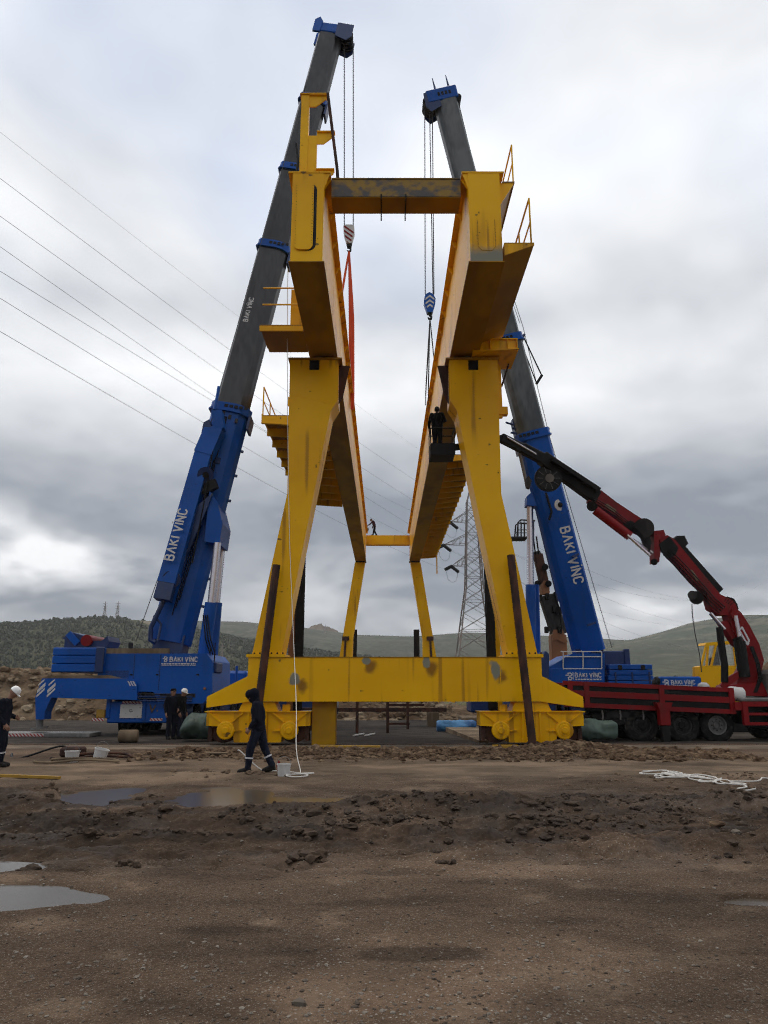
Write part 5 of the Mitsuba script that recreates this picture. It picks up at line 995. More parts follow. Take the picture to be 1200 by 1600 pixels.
# loader crane, root to tip: column, main boom, second boom, knuckle, jib, telescopes
def plate(nm, pts, y0, y1, mt, parent=None, **k): return part(parent or rt, nm, MB().prism(pts, y0, y1), mt, **k)
BY = 26.9
plate('crane_base', [(11.71, 1.48), (13.33, 1.44), (13.16, 1.92), (12.02, 1.83)], BY - .5, BY + .5, 'red')
col = plate('column', [(12.21, 1.48), (13.02, 1.48), (13.32, 2.5), (12.78, 2.54), (12.46, 2.1)], BY - .3, BY + .3, 'red')
plate('tilt_arm', [(11.73, 1.83), (11.95, 2.05), (12.53, 2.36), (12.65, 2.27), (12.35, 2.01), (11.87, 1.7)], BY - .42, BY - .32, 'red', col)
mb_ = plate('main_boom', [(12.86, 2.05), (13.27, 2.23), (13.44, 2.68), (13.34, 3.22), (13.07, 3.9), (12.82, 4.36), (12.57, 4.59), (12.33, 4.27), (12.45, 3.74), (12.64, 3.31), (12.8, 2.72)], BY - .26, BY + .26, 'red', label='red main boom with a pale outlined emblem')
lo = LineString([(12.96, 3.38), (12.78, 3.81), (12.7, 3.72), (12.92, 3.25)]); part(mb_, 'emblem_outline', MB().prism(Polygon(list(lo.coords)).buffer(.05).difference(Polygon(list(lo.coords)).buffer(-.015)), BY - .268, BY - .261), 'letter')
ck = part(rt, 'boom_cylinder', MB().cyl((12.61, 26.5, 2.09), (12.57, 26.5, 3.33), .20, 18), 'black', smooth=40)
part(ck, 'cylinder_bend', MB().cyl((12.56, 26.5, 3.31), (12.49, 26.5, 3.46), .16, 18), 'black', smooth=40)
part(ck, 'chrome_rod', MB().cyl((12.6, 26.5, 3.42), (12.53, 26.5, 4.23), .075, 14), 'chrome', smooth=40)
plate('rod_knuckle', [(12.38, 4.28), (12.49, 4.5), (12.66, 4.39), (12.61, 4.09), (12.41, 4.14)], BY - .42, BY - .28, 'red')
plate('lower_link', [(12.07, 4.04), (12.31, 4.08), (12.62, 3.58), (12.66, 3.13), (12.53, 3.22)], BY - .2, BY + .2, 'red')
part(rt, 'link_cylinder', MB().cyl((11.69, 26.6, 4.33), (12.14, 26.6, 3.76), .07, 12), 'chrome', smooth=40)
part(rt, 'hose_pipe', MB().tube([(11.92, 26.5, 3.82), (11.92, 26.5, 3.37), (11.96, 26.5, 2.49), (11.9, 26.5, 1.92)], .12, 10), 'black', smooth=40)
sb2 = plate('second_boom', [(12.77, 4.5), (12.57, 4.82), (12.17, 5.01), (11.68, 5.67), (10.72, 7.01), (10.45, 7.2), (10.12, 7.15), (10.18, 6.77), (10.48, 6.48), (10.86, 5.98), (11.24, 5.5), (11.66, 5.06), (11.75, 4.5), (12.09, 4.27), (12.47, 4.27)], BY - .22, BY + .22, 'red', label='red second boom sloping up to the left')
plate('dark_hoses', [(10.08, 6.85), (10.48, 7.14), (10.77, 6.71), (10.65, 6.47), (10.35, 6.28), (10.15, 6.57)], BY - .3, BY - .23, 'black', sb2)
part(sb2, 'decal_strip', MB().prism([(11.13, 5.91), (11.23, 5.91), (11.45, 5.53), (11.35, 5.51)], BY - .228, BY - .221), 'wood')
for k, (w, dx, dy) in enumerate(((.30, 0, 0), (.24, 5, -3), (.2, -4, 4))):
    part(rt, 'folded_extension', MB().bar(at(1048 + dx * 1.0,846 + dy * 1.0,26.9 + .15 * k), at(1124 + dx * .6 - 4 * k,925 + dy,26.9 + .15 * k), .2, w), 'black')
plate('extension_head', [(10.63, 7.01), (10.83, 7.2), (11.12, 7.2), (11.23, 6.91), (10.92, 6.62)], BY - .1, BY + .3, 'black')
for i in range(4): part(rt, 'hose_hoop', MB().tube([at(1131 + 3*i,940 + 2*i,26.7), at(1136 + 4*i,933 + 2*i,26.7), at(1146 + 2*i,936 + 4*i,26.7), at(1152,946 + 2*i,26.7)], .028, 6), 'black')
for i in range(4):
    o = 3.0 * i
    part(sb2, 'hydraulic_hose', MB().tube([at(1036 + o,866 - o,26.6), at(1058 + o,888 - o,26.55), at(1082 + o,914 - o,26.6), at(1108 + o,944 - o,26.6), at(1124 + o,958 - o,26.6)], .022, 5), 'black')
for i in range(3):
    part(rt, 'hydraulic_hose', MB().tube([at(1172 + 2*i,1010,26.5), at(1182 + 2*i,1036,26.4), at(1186 + 2*i,1060,26.4), at(1178 + 2*i,1082,26.4)], .03, 5), 'black')
    part(rt, 'jib_hose', MB().tube([at(926,776 + 4*i,26.6), at(958,796 + 4*i,26.55), at(990,822 + 3*i,26.55), at(1012,846 + 4*i,26.5)], .018, 5), 'black')
wd = part(rt, 'rope_winch', MB().cyl((11.2, 26.5, 4.87), (11.45, 27.1, 4.94), .24, 20), 'black', smooth=40)
part(wd, 'winch_flange', MB().cyl((11.05, 26.45, 4.96), (11.11, 26.6, 4.97), .16, 16), 'darkgrey', smooth=40)
part(rt, 'loose_cable', MB().tube([(11.06, 26.6, 4.65), (11.04, 26.6, 4.24), (11.07, 26.6, 3.61), (11.16, 26.6, 2.87), (11.21, 26.7, 2.27)], .018, 5), 'wire')
kn = plate('knuckle', [(9.91, 6.91), (9.94, 7.35), (10.3, 7.39), (10.36, 7.2), (10.1, 7.01), (10.11, 6.53), (10.03, 6.19), (9.87, 6.19)], BY - .26, BY + .26, 'red')
part(kn, 'knuckle_drum', MB().cyl((9.53, 26.5, 7.43), (9.74, 27.1, 7.56), .36, 24), 'darkgrey', smooth=40)
plate('knuckle_link', [(9.44, 7.21), (9.72, 7.26), (9.81, 6.92), (9.72, 6.58), (9.55, 6.82)], BY - .3, BY - .1, 'black', kn)
part(kn, 'link_pin', MB().cyl((9.8, 26.5, 6.17), (10.02, 27.1, 6.27), .12, 14), 'black', smooth=40)
jb = plate('jib', [(9.53, 7.25), (9.55, 7.83), (9.33, 7.98), (8.65, 8.47), (8.12, 8.92), (7.71, 8.82), (7.64, 8.52), (8.01, 8.28), (8.65, 7.93), (9.14, 7.44)], BY - .2, BY + .2, 'red', label='red jib section of the loader crane')
part(jb, 'decal_strip', MB().prism([(8.21, 8.35), (8.31, 8.4), (8.63, 8.15), (8.55, 8.03)], BY - .208, BY - .201), 'wood')
part(jb, 'jib_roller', MB().cyl((7.71, 26.6, 8.28), (7.85, 27.1, 8.4), .19, 18), 'black', smooth=40)
part(jb, 'jib_cylinder', MB().cyl((7.82, 26.6, 8.13), (9.02, 26.6, 7.14), .17, 16), 'red', smooth=40)
for dx in (-2, 2): part(jb, 'chrome_rod', MB().cyl(at(982 + dx,838 + dx,26.5 + .1 * dx), at(1018 + dx,866 - dx,26.5 + .1 * dx), .05, 10), 'chrome', smooth=40)
part(jb, 'dark_lining', MB().prism([(9.12, 7.76), (9.43, 7.57), (9.35, 7.19), (9.04, 7.43), (8.82, 7.62)], BY - .22, BY - .202), 'black')
t1 = part(rt, 'telescope', MB().bar((8.08, 26.9, 8.6), (5.84, 26.2, 10.04), .34, .52, c=.03), 'black')
part(t1, 'side_tray', MB().bar((7.99, 26.6, 8.89), (6.17, 26.0, 9.9), .26, .16), 'black')
t2 = part(rt, 'telescope', MB().bar((5.93, 26.2, 9.96), (5.07, 25.95, 10.33), .28, .40, c=.03), 'black')
t3 = part(rt, 'telescope', MB().bar((5.14, 25.95, 10.28), (4.27, 25.7, 10.64), .24, .34, c=.03), 'black')
part(t3, 'telescope_tip', MB().bar((4.31, 25.7, 10.62), (2.45, 25.4, 10.14), .18, .2), 'black')
part(t3, 'chrome_rod', MB().cyl((4.48, 25.6, 10.63), (5.6, 25.95, 10.08), .035, 8), 'chrome', smooth=40)
hr_ = part(t1, 'hose_reel', MB()._lathe([(0, 0), (0, .44), (.03, .46), (.03, .5), (.12, .5), (.12, .12), (.05, .10), (.05, 0)], V(*(6.06, 26.2, 9.25)), V(0, 1, 0), 32), 'black', smooth=35)
part(hr_, 'reel_hub', MB().cyl(V(*(6.09, 26.13, 9.23)), V(*(6.11, 26.19, 9.24)), .16, 18), 'grey', smooth=40)
for k in range(10):
    th = k * math.pi / 5; o = V(*(6.06, 26.18, 9.24)); d = V(math.cos(th), 0, math.sin(th)); part(hr_, 'reel_spoke', MB().bar(o + d * .2, o + d * .44, .012, .014), 'grey')
part(rt, 'prop_rod', MB().cyl((5.0, 26.0, 10.14), (5.23, 26.2, 9.12), .06, 10), 'grey', smooth=40)
plate('prop_hook', [(5.18, 9.17), (5.31, 9.32), (5.42, 9.12), (5.33, 8.83), (5.22, 8.88)], 26.1, 26.3, 'darkgrey')
# work basket at the tip
bk = thing('work_basket', 'small dark work basket hung in front of the right girder with a man in it', 'basket')
c0 = V(*(2.07, 25.35, 9.98))
x0, y0, zb = c0[0], c0[1], c0[2] - .28
part(bk, 'floor', MB().cbox(x0 - .42, x0 + .42, y0 - .5, y0 + .35, zb, zb + .05, .01), 'black')
for (a_, b_) in (((-.42, -.5), (.42, -.5)), ((.42, -.5), (.42, .35)), ((.42, .35), (-.42, .35)), ((-.42, .35), (-.42, -.5))):
    A_, B_ = V(x0 + a_[0], y0 + a_[1], zb), V(x0 + b_[0], y0 + b_[1], zb)
    part(bk, 'side_panel', MB().bar(A_ + V(0, 0, .24), B_ + V(0, 0, .24), .02, .40, side=tuple(np.cross(B_ - A_, [0, 0, 1]))), 'black')
    part(bk, 'top_rail', MB().tube([A_ + V(0, 0, 1.0), B_ + V(0, 0, 1.0)], .022, 6), 'black')
    part(bk, 'corner_post', MB().tube([A_, A_ + V(0, 0, 1.0)], .02, 6), 'black')

# things standing on or by the truck
tb = solo('tool_chest', MB().cbox((9.83, 2.05)[0], (11.27, 2.05)[0], 26.9, 27.8, (-13.62, 1.52)[1], (-13.69, 2.12)[1], .05), 'blue', 'blue chest with white lettering standing on the red truck bed', 'chest', smooth=30)
lettering(tb, (10.6, 26.89, 1.92), EX, EZ, .135); logo(tb, (9.98, 26.89, 1.89), EX, EZ, .24); addr_line(tb, (10.45, 26.89, 1.8), EX, EZ, .95, .04)
solo('plastic_bag', blobs([(11.19, 26.6, 1.79)], [.17], (1.2, .8, .8), 4, ICO2, .12), 'white', 'white plastic bag lying at the right end of the blue chest', 'bag', smooth=40)
solo('bundle', blobs([(9.64, 26.8, 1.96), (9.53, 26.7, 1.88)], [.16, .12], (1, .8, 1), 6, ICO2, .15), 'black', 'dark bundle with a pale top at the left end of the blue chest', 'bundle', smooth=40)
def roll(x0, x1, y, r, z, seed):
    k = 40; nn = 26; xs = np.linspace(x0, x1, k); th = np.arange(nn) * 2 * math.pi / nn; v = []
    for i, x in enumerate(xs):
        e = min(1, (i + .3) / 3, (k - 1 - i + .3) / 3); nz = meshkit.fbm(np.stack([np.full(nn, x * 1.8), np.cos(th) * 1.2 + seed, np.sin(th) * 1.2], -1), 4, seed)
        R = r * (0.72 + .28 * e) * (.62 + .8 * nz + .10 * np.sin(th * 3 + x * 5) * (nz > .5)); v.append(np.stack([np.full(nn, x), y + R * np.cos(th), z + R * np.sin(th) * .95], -1))
    v = np.vstack(v); f = []
    for i in range(k - 1):
        for j in range(nn): a_, b_ = i * nn + j, i * nn + (j + 1) % nn; f += [[a_, b_, b_ + nn], [a_, b_ + nn, a_ + nn]]
    for j in range(1, nn - 1): f += [[0, j + 1, j], [(k - 1) * nn, (k - 1) * nn + j, (k - 1) * nn + j + 1]]
    return trimesh.Trimesh(v, f, process=False)
solo('tarp_roll', roll(6.0, 7.62, 25.3, .33, .38, 3), 'green_tarp', 'green tarpaulin roll lying beside the right bogie in front of the truck', 'tarpaulin', smooth=45)
tq = roll(-6.75, -5.6, 26.0, .48, .46, 8); vv = np.array(tq.vertices); wv = np.clip((-6.5 - vv[:, 0]) / .6, 0, 1); vv[:, 2] = vv[:, 2] * (1 - .55 * wv) ; vv[:, 0] -= .15 * wv * (1.1 - vv[:, 2]); tq.vertices = vv
solo('tarp_cover', tq, 'green_tarp', 'crumpled green tarpaulin over a low load left of the left bogie', 'tarpaulin', smooth=45)

# yellow cab of another machine behind the truck
yc = thing('excavator', 'yellow machine with a glazed cab behind the red loader crane', 'excavator')
YY = 33.0; CB = 0.75
part(yc, 'cab_base', MB().prism([(13.71, 1.75), (13.79, 2.63), (13.94, 2.68), (15.39, 2.68), (15.27, 1.59), (14.16, 1.59)], YY, YY + CB), 'yellow')
fr = MB()
for A_, B_ in (((13.86, 33.02, 2.63), (14.18, 33.02, 3.56)), ((14.18, 33.02, 3.56), (15.4, 33.02, 3.68)), ((14.31, 33.02, 2.65), (14.63, 33.02, 3.62)), ((15.4, 33.02, 3.68), (15.4, 33.02, 2.65)), ((14.11, 33.02, 2.65), (14.26, 33.02, 3.54))): fr.bar(A_, B_, .08, .08)
part(yc, 'cab_frame', fr, 'yellow')
part(yc, 'cab_roof', MB().prism([(14.11, 3.56), (14.18, 3.67), (15.46, 3.76), (15.44, 3.62)], YY - .03, YY + CB), 'yellow')
part(yc, 'rear_wall', MB().prism([(14.61, 2.65), (14.88, 3.62), (15.05, 3.62), (15.0, 2.65)], YY + CB - .06, YY + CB - .02), 'black')
part(yc, 'seat', MB().cbox((14.44, 2.13)[0], (14.75, 2.13)[0], YY + .2, YY + .6, (-16.79, 2.63)[1], (-16.84, 3.06)[1], .05), 'black')
part(yc, 'cab_glass', MB().add([V(*q) for q in ((14.17, 33.1, 2.66), (15.44, 33.1, 2.66), (15.43, 33.1, 3.62), (14.26, 33.1, 3.54))], [[0, 1, 2], [0, 2, 3]]), 'glass')
part(yc, 'undercarriage', MB().cbox(13.6, 16.6, 33.0, 35.0, -.2, .9, .1), 'black')
part(yc, 'engine_house', MB().cbox(15.75, 17.4, 33.2, 35.2, .9, 2.3, .1), 'yellow')

# orange loader crane with an empty basket
oc = thing('orange_crane', 'orange and grey knuckle boom crane with an empty railed basket behind the right leg', 'crane')
OY = 46.0
part(oc, 'carrier', MB().cbox(8.5, 13.5, 45.2, 47.6, .2, 1.3, .1), 'orange')
for x in (9.3, 12.6): wheel(oc, (x, 45.15, .2), (0, -1, 0), .6, .4)
part(oc, 'column', MB().bar((10.65, 46.0, 3.07), (10.67, 46.0, 4.92), .8, .95, c=.05), 'orange')
part(oc, 'column_bracket', MB().prism([(10.22, 4.53), (10.33, 5.19), (10.89, 5.23), (11.16, 4.45), (10.96, 4.37), (10.54, 4.61)], 45.5, 46.6), 'orange')
part(oc, 'lower_boom', MB().bar((10.79, 46.0, 4.92), (10.13, 46.0, 7.36), .7, .95, c=.05), 'darkgrey')
for x, y in ((850, 934), (862, 932), (872, 952), (878, 984), (858, 984)): part(oc, 'valve_block', MB().cbox(atp(x-3,1060,45.5)[0], atp(x+3,1060,45.5)[0], 45.4, 45.7, atp(0,y+5,45.5)[1], atp(0,y-5,45.5)[1], .03), 'black')
part(oc, 'boom_hose', MB().tube([(10.48, 45.4, 7.49), (10.8, 45.4, 6.11), (10.77, 45.4, 4.95)], .06, 8), 'black')
part(oc, 'knee', MB().prism([(9.81, 7.36), (9.72, 7.92), (9.93, 8.24), (10.25, 8.16), (10.25, 7.44)], 45.6, 46.4), 'orange')
for x, y in ((840, 912), (857, 912), (852, 886), (873, 954)): part(oc, 'pulley', MB().cyl(at(x,y,45.4), at(x,y,45.7), .2 if y != 954 else .25, 16), 'black', smooth=40)
part(oc, 'upper_boom', MB().bar((10.01, 46.0, 8.08), (9.7, 46.0, 9.95), .5, .55, c=.04), 'rust')
part(oc, 'upper_boom', MB().bar((9.79, 46.0, 9.38), (9.62, 46.0, 10.12), .45, .42, c=.04), 'darkgrey')
for dx in (-3, 2): part(oc, 'tip_rod', MB().tube([at(840 + dx,868,45.8), at(836 + dx,838,45.6)], .05, 6), 'black')
bk2 = part(oc, 'basket', MB().cbox((7.88, 2.3)[0], (8.9, 2.3)[0], 45.0, 45.9, (-24.03, 10.76)[1], (-24.05, 10.9)[1], .02), 'darkgrey', label='empty railed basket')
for yy in (45.0, 45.9):
    part(bk2, 'basket_rail', MB().tube([(*[(8.25, 10.82)[0]], yy, (8.25, 10.82)[1]), ((8.37, 11.8)[0], yy, (8.37, 11.8)[1]), ((8.54, 11.95)[0], yy, (8.54, 11.95)[1]), ((9.43, 11.89)[0], yy, (9.43, 11.89)[1])], .05, 6), 'darkgrey')
    part(bk2, 'basket_rail', MB().tube([((8.31, 11.31)[0], yy, (8.31, 11.31)[1]), ((9.36, 11.31)[0], yy, (9.36, 11.31)[1])], .03, 6), 'darkgrey')
    for x in (812, 817, 822, 827, 832): part(bk2, 'basket_bar', MB().tube([(atp(x,842,45.4)[0], yy, atp(x,842,45.4)[1]), (atp(x,815,45.4)[0], yy, atp(x,815,45.4)[1])], .03, 6), 'darkgrey')

# ------------------------------------------------------------------ power lines
tw = thing('transmission_tower', 'tall rusty lattice transmission tower with three arms seen between the girders and the right leg', 'pylon')
TC = V(*(13.69, 112.0, 8.78)); TX, TY = TC[0], 112.0
def hw(z): return float(np.interp(z, [-1, 12.5, 16.4, 30, 33], [3.75, 1.9, 1.3, .75, .15]))
corners = [(-1, -1), (1, -1), (1, 1), (-1, 1)]
def cor(k, z): return V(TX + corners[k][0] * hw(z), TY + corners[k][1] * hw(z), z)
zs = [-1, 3.4, 7.2, 10.2, 12.6, 14.6, 16.4, 18.2, 19.9, 21.5, 23.2, 25.0, 26.8, 28.5, 30]
for k in range(4): part(tw, 'leg', MB().tube([cor(k, z) for z in zs] + [V(TX, TY, 33)], .11, 5), 'tower')
for i in range(len(zs) - 1):
    for k in range(4):
        j = (k + 1) % 4; z0, z1 = zs[i], zs[i + 1]
        for A_, B_ in ((cor(k, z0), cor(j, z1)), (cor(j, z0), cor(k, z1))) + (((cor(k, z1), cor(j, z1)),) if i % 2 == 0 else ()):
            part(tw, 'brace', MB().bar(A_, B_, .07, .07), 'tower')
        if i < 3:
            mid = (cor(k, z0) + cor(j, z1)) / 2; part(tw, 'brace', MB().bar(mid, (cor(k, z0) + cor(k, z1)) / 2, .05, .05), 'tower')
ARMS = [(20.0, 3.3), (23.3, 4.4), (26.9, 3.3)]
tips = {}
for ai, (z, L) in enumerate(ARMS):
    for e in (-1, 1):
        tip = V(TX + e * L, TY, z); w = hw(z); m = MB()
        ak = None
        for dy in (-1, 1):
            A_ = V(TX + e * w, TY + dy * w, z); U = V(TX + e * hw(z + 1.6), TY + dy * hw(z + 1.6), z + 1.6)
            m.bar(A_, tip, .08, .08); m.bar(U, tip, .08, .08)
            for q in (.3, .6): m.bar(A_ + (tip - A_) * q, U + (tip - U) * q, .05, .05); m.bar(A_ + (tip - A_) * q, U + (tip - U) * (q - .25), .05, .05)
        part(tw, 'cross_arm', m, 'tower'); tips[(ai, e)] = tip
        for q in (-1, 1):
            i0, i1 = tip + V(0, q * .3, -.1), tip + V(q * .9 * 1.2, q * 1.2, -.75)
            ins = MB(); n = 9
            for t in range(n): o = i0 + (i1 - i0) * (t + .5) / n; ins.cyl(o, o + (i1 - i0) / n * .45, .26, 10)
            part(tw, 'insulator', ins, 'black')
        part(tw, 'jumper_loop', MB().tube([tip + V(-1.08, -1.2, -.75), tip + V(-.7, -.8, -2.2), tip + V(0, 0, -2.6), tip + V(.7, .8, -2.2), tip + V(1.08, 1.2, -.75)], .03, 4), 'wire')
def wire(A_, B_, sag, lab, r=.022):
    A_, B_ = V(*A_), V(*B_); P_ = [A_ + (B_ - A_) * t + V(0, 0, -4 * sag * t * (1 - t)) for t in np.linspace(0, 1.25, 60)]
    return solo('power_line', MB().tube(P_, [r * .62 for q in P_], 4), 'powerline', lab, 'power line', None)
def past(tip, q): return tip + V(-1.08, -1.2, -.75)
LINES = [((0, -1), (-15.55, 26.0, 15.52), 'lowest power line at the left edge of the sky'), ((1, -1), (-15.73, 26.0, 16.97), 'second lowest power line at the left edge of the sky'), ((2, -1), (-15.88, 26.0, 18.15), 'third power line from below at the left edge of the sky'),
         ((0, 1), (-16.64, 27.0, 19.99), 'fourth power line from below at the left edge of the sky'), ((1, 1), (-16.83, 27.0, 21.44), 'second highest of the clearly drawn power lines at the left edge'), ((2, 1), (-17.06, 27.0, 23.3), 'highest clearly drawn power line at the left edge')]
for k, B_, lb in LINES: wire(past(tips[k], -1), B_, .9, lb, .019)
wire((TX, TY, 33), (-18.0, 28.0, 26.52), .7, 'thin faint earth wire above all the power lines', .012)
for k in ((0, -1), (1, -1), (2, -1), (0, 1), (1, 1), (2, 1)):
    t_ = tips[k]; wire(t_ + V(1.08, 1.2, -.75), t_ + V(120, 170, -2 + 6 * (k[0])), 6.0, f'power line running back from the {("lowest", "middle", "top")[k[0]]} {"left" if k[1] < 0 else "right"} arm of the lattice tower', .03)
def small_tower(px_, Y, z0, h, lab):
    t = thing('distant_tower', lab, 'pylon', None); x = px_; w = h * .11
    for e in (-1, 1):
        for f_ in (-1, 1): part(t, 'leg', MB().tube([(x + e * w, Y + f_ * w, z0 - 4), (x + e * w * .3, Y + f_ * w * .3, z0 + h * .55), (x, Y, z0 + h)], h * .014, 4), 'tower')
    for q in (.55, .7, .84): part(t, 'cross_arm', MB().bar((x - h * .16, Y, z0 + h * q), (x + h * .16, Y, z0 + h * q), h * .02), 'tower')
    b = MB()
    for i in range(8):
        za, zb = z0 + h * i / 9, z0 + h * (i + 1) / 9; wa, wb = [float(np.interp(z - z0, [-4, h * .55, h], [w, w * .3, .01])) for z in (za, zb)]
        b.bar((x - wa, Y - wa, za), (x + wb, Y - wb, zb), h * .012).bar((x + wa, Y - wa, za), (x - wb, Y - wb, zb), h * .012)
    part(t, 'lattice', b, 'tower')
for q, lab in (((-340.5, 905.0, 86.58), 'left one of two far pylons on the wooded ridge'), ((-324.92, 905.0, 86.58), 'right one of two far pylons on the wooded ridge')): small_tower(q[0], 905, q[2], 19, lab)
q = (-118.06, 1500.0, 101.55); small_tower(q[0], 1500, q[2], 26, 'faint far pylon on the ridge between the girders')
q = (-112.12, 520.0, 19.3); small_tower(q[0], 520, q[2], 13, 'faint pylon low on the slope just right of the left crane')
# ------------------------------------------------------------------ people
def hulls(bones, refine, smooth=4):
    """bones: (p, r, q, s): the hull of two balls each, joined into one smooth surface"""
    parts = []
    for p, r, q, s in bones:
        A_ = m3.Manifold.sphere(r, 14).translate(tuple(map(float, p))); B_ = m3.Manifold.sphere(s, 14).translate(tuple(map(float, q)))
        parts.append(m3.Manifold.batch_hull([A_, B_]))
    u = m3.Manifold.batch_boolean(parts, m3.OpType.Add).refine_to_length(refine); g = u.to_mesh()
    t = trimesh.Trimesh(np.array(g.vert_properties[:, :3], float), np.array(g.tri_verts), process=True)
    trimesh.smoothing.filter_taubin(t, iterations=smooth); return t
def person(label, pos, yaw, J=None, jacket='navy_cloth', trousers='navy_cloth', head=None, group=None, bands=False, curl=0.6, hood=False, scale=1.0, gloves=False):
    """a standing figure that faces local +x; J moves joints from the upright pose"""
    k = thing('person', label, 'person', group)
    j = dict(hipL=(0, .09, .91), hipR=(0, -.09, .91), kneeL=(.03, .10, .50), kneeR=(.03, -.10, .50), ankL=(0, .10, .09), ankR=(0, -.10, .09), toeL=(.17, .12, .035), toeR=(.17, -.12, .035),
             waist=(0, 0, 1.03), chest=(0, 0, 1.27), neck=(.0, 0, 1.46), head=(.02, 0, 1.60), face=(1, 0, 0), shL=(0, .185, 1.41), shR=(0, -.185, 1.41), elL=(-.03, .25, 1.14), elR=(-.03, -.25, 1.14), wrL=(.06, .25, .90), wrR=(.06, -.25, .90))
    j.update(J or {}); j = {a: V(*b) for a, b in j.items()}
    c_, s_ = math.cos(math.radians(yaw)), math.sin(math.radians(yaw)); R = np.array([[c_, -s_, 0], [s_, c_, 0], [0, 0, 1]])
    def put(t): t.vertices = np.array(t.vertices) * scale @ R.T + V(*pos); return t
    hd, fw = j['head'], unit(j['face']); up = unit(hd - j['neck'] + V(0, 0, .1)); up = unit(up - fw * (up @ fw)); lf = np.cross(up, fw)
    H = lambda f, l, u: hd + fw * f + lf * l + up * u
    b = [(j['waist'], .10, j['chest'], .11), (j['hipL'], .085, j['hipR'], .085), (j['chest'], .10, j['neck'], .055), (j['neck'], .052, H(0, 0, -.06), .055)]
    b += [(H(-.02, 0, .035), .092, H(.02, 0, .02), .086), (H(.02, 0, 0), .08, H(.035, 0, -.075), .048), (H(.09, 0, .012), .012, H(.113, 0, -.018), .014), (H(.085, .0, -.055), .014, H(.09, 0, -.052), .018)]
    for e in (-1, 1): b += [(H(-.005, e * .083, .015), .016, H(-.008, e * .085, -.025), .013), (H(.07, e * .03, .03), .02, H(.07, e * .03, .028), .018)]
    for e, q in ((1, 'L'), (-1, 'R')):
        b += [(j['chest'], .09, j['sh' + q], .06), (j['sh' + q], .05, j['el' + q], .042), (j['el' + q], .042, j['wr' + q], .03)]
        b += [(j['waist'], .10, j['hip' + q], .09), (j['hip' + q], .085, j['knee' + q], .058), (j['knee' + q], .056, j['ank' + q], .04), (j['ank' + q], .042, j['toe' + q], .034)]
        w = j['wr' + q]; d = unit(w - j['el' + q]); side = unit(np.cross(d, [fw[1] * 0 + .2, e * 1.0, .1])); pl = unit(np.cross(d, side))
        kn = w + d * .085; b += [(w, .028, kn, .03), (w + side * .02, .02, kn + side * .03, .016), (w - side * .02, .02, kn - side * .03, .016)]
        bend = -pl * e if (-pl * e) @ V(0, -e, 0) > 0 else pl * e
        for i, (o, L) in enumerate(((.032, .034), (.011, .040), (-.011, .037), (-.031, .028))):
            a0 = kn + side * o + d * .012; a1 = a0 + unit(d + bend * curl * .6) * L; a2 = a1 + unit(d + bend * curl * 1.7) * L * .75
            b += [(a0, .011, a1, .010), (a1, .010, a2, .0085)]
        t0 = w + d * .03 + side * .03; t1 = t0 + unit(side + d * .7 + bend * .3) * .045; b += [(t0, .015, t1, .011), (t1, .011, t1 + unit(d + bend * .5) * .03, .009)]
    part(k, 'body', put(hulls(b, .02, 2)), 'skin', smooth=True)
    # jacket, trousers, boots
    o = .02
    jk = [(j['waist'] - V(0, 0, .09), .135, j['chest'], .15), (j['hipL'], .115, j['hipR'], .115), (j['hipL'] + V(0, .02, .08), .10, j['shL'] - V(0, .05, .07), .10), (j['hipR'] + V(0, -.02, .08), .10, j['shR'] - V(0, -.05, .07), .10), (j['chest'] + V(0, 0, .06), .13, j['neck'] - V(0, 0, .02), .075)]
    for q in 'LR': jk += [(j['chest'] + V(0, 0, .07), .11, j['sh' + q], .085), (j['sh' + q], .082, j['el' + q], .066), (j['el' + q], .066, j['wr' + q] - unit(j['wr' + q] - j['el' + q]) * .015, .046)]
    if hood: jk += [(j['neck'], .09, H(-.04, 0, .03), .118), (H(-.04, 0, .04), .12, H(.035, 0, .05), .102), (H(-.03, 0, -.02), .11, H(.03, 0, -.06), .075), (H(.03, 0, .07), .09, H(.085, 0, .055), .055)]
    def wrinkle(t, amp, seed):
        v = np.array(t.vertices); t.vertices = v + np.array(t.vertex_normals) * ((meshkit.fbm(v * [9, 9, 6], 3, seed) - .5) * amp)[:, None]; return t
    part(k, 'jacket', put(wrinkle(hulls(jk, .022, 3), .03, 3)), jacket, smooth=True)
    tr = []
    for q in 'LR': tr += [(j['waist'] - V(0, 0, .06), .12, j['hip' + q], .112), (j['hip' + q], .11, j['knee' + q], .082), (j['knee' + q], .082, j['ank' + q] + V(0, 0, .03), .066)]
    part(k, 'trousers', put(wrinkle(hulls(tr, .022, 3), .028, 5)), trousers, smooth=True)
    for q in 'LR':
        bt = [(j['ank' + q] + V(0, 0, .04), .058, j['ank' + q] - V(.03, 0, .035), .052), (j['ank' + q] - V(.035, 0, .04), .05, j['toe' + q], .044), (j['ank' + q], .05, j['toe' + q] + V(0, 0, .01), .042)]
        part(k, 'boot', put(hulls(bt, .025, 2)), 'boot', smooth=True)
        if bands:
            a_, n_ = j['knee' + q], j['ank' + q]; d = unit(n_ - a_); m_ = MB().tube([a_ + (n_ - a_) * .42, a_ + (n_ - a_) * .50], [.088, .086], 20, caps=False)
            part(k, 'reflective_band', put(m_.out()), 'reflective', smooth=True)
    for e in (-1, 1):
        part(k, 'eye', put(hulls([(H(.083, e * .032, .018), .009, H(.086, e * .031, .018), .008)], .02, 0)), 'black', smooth=True)
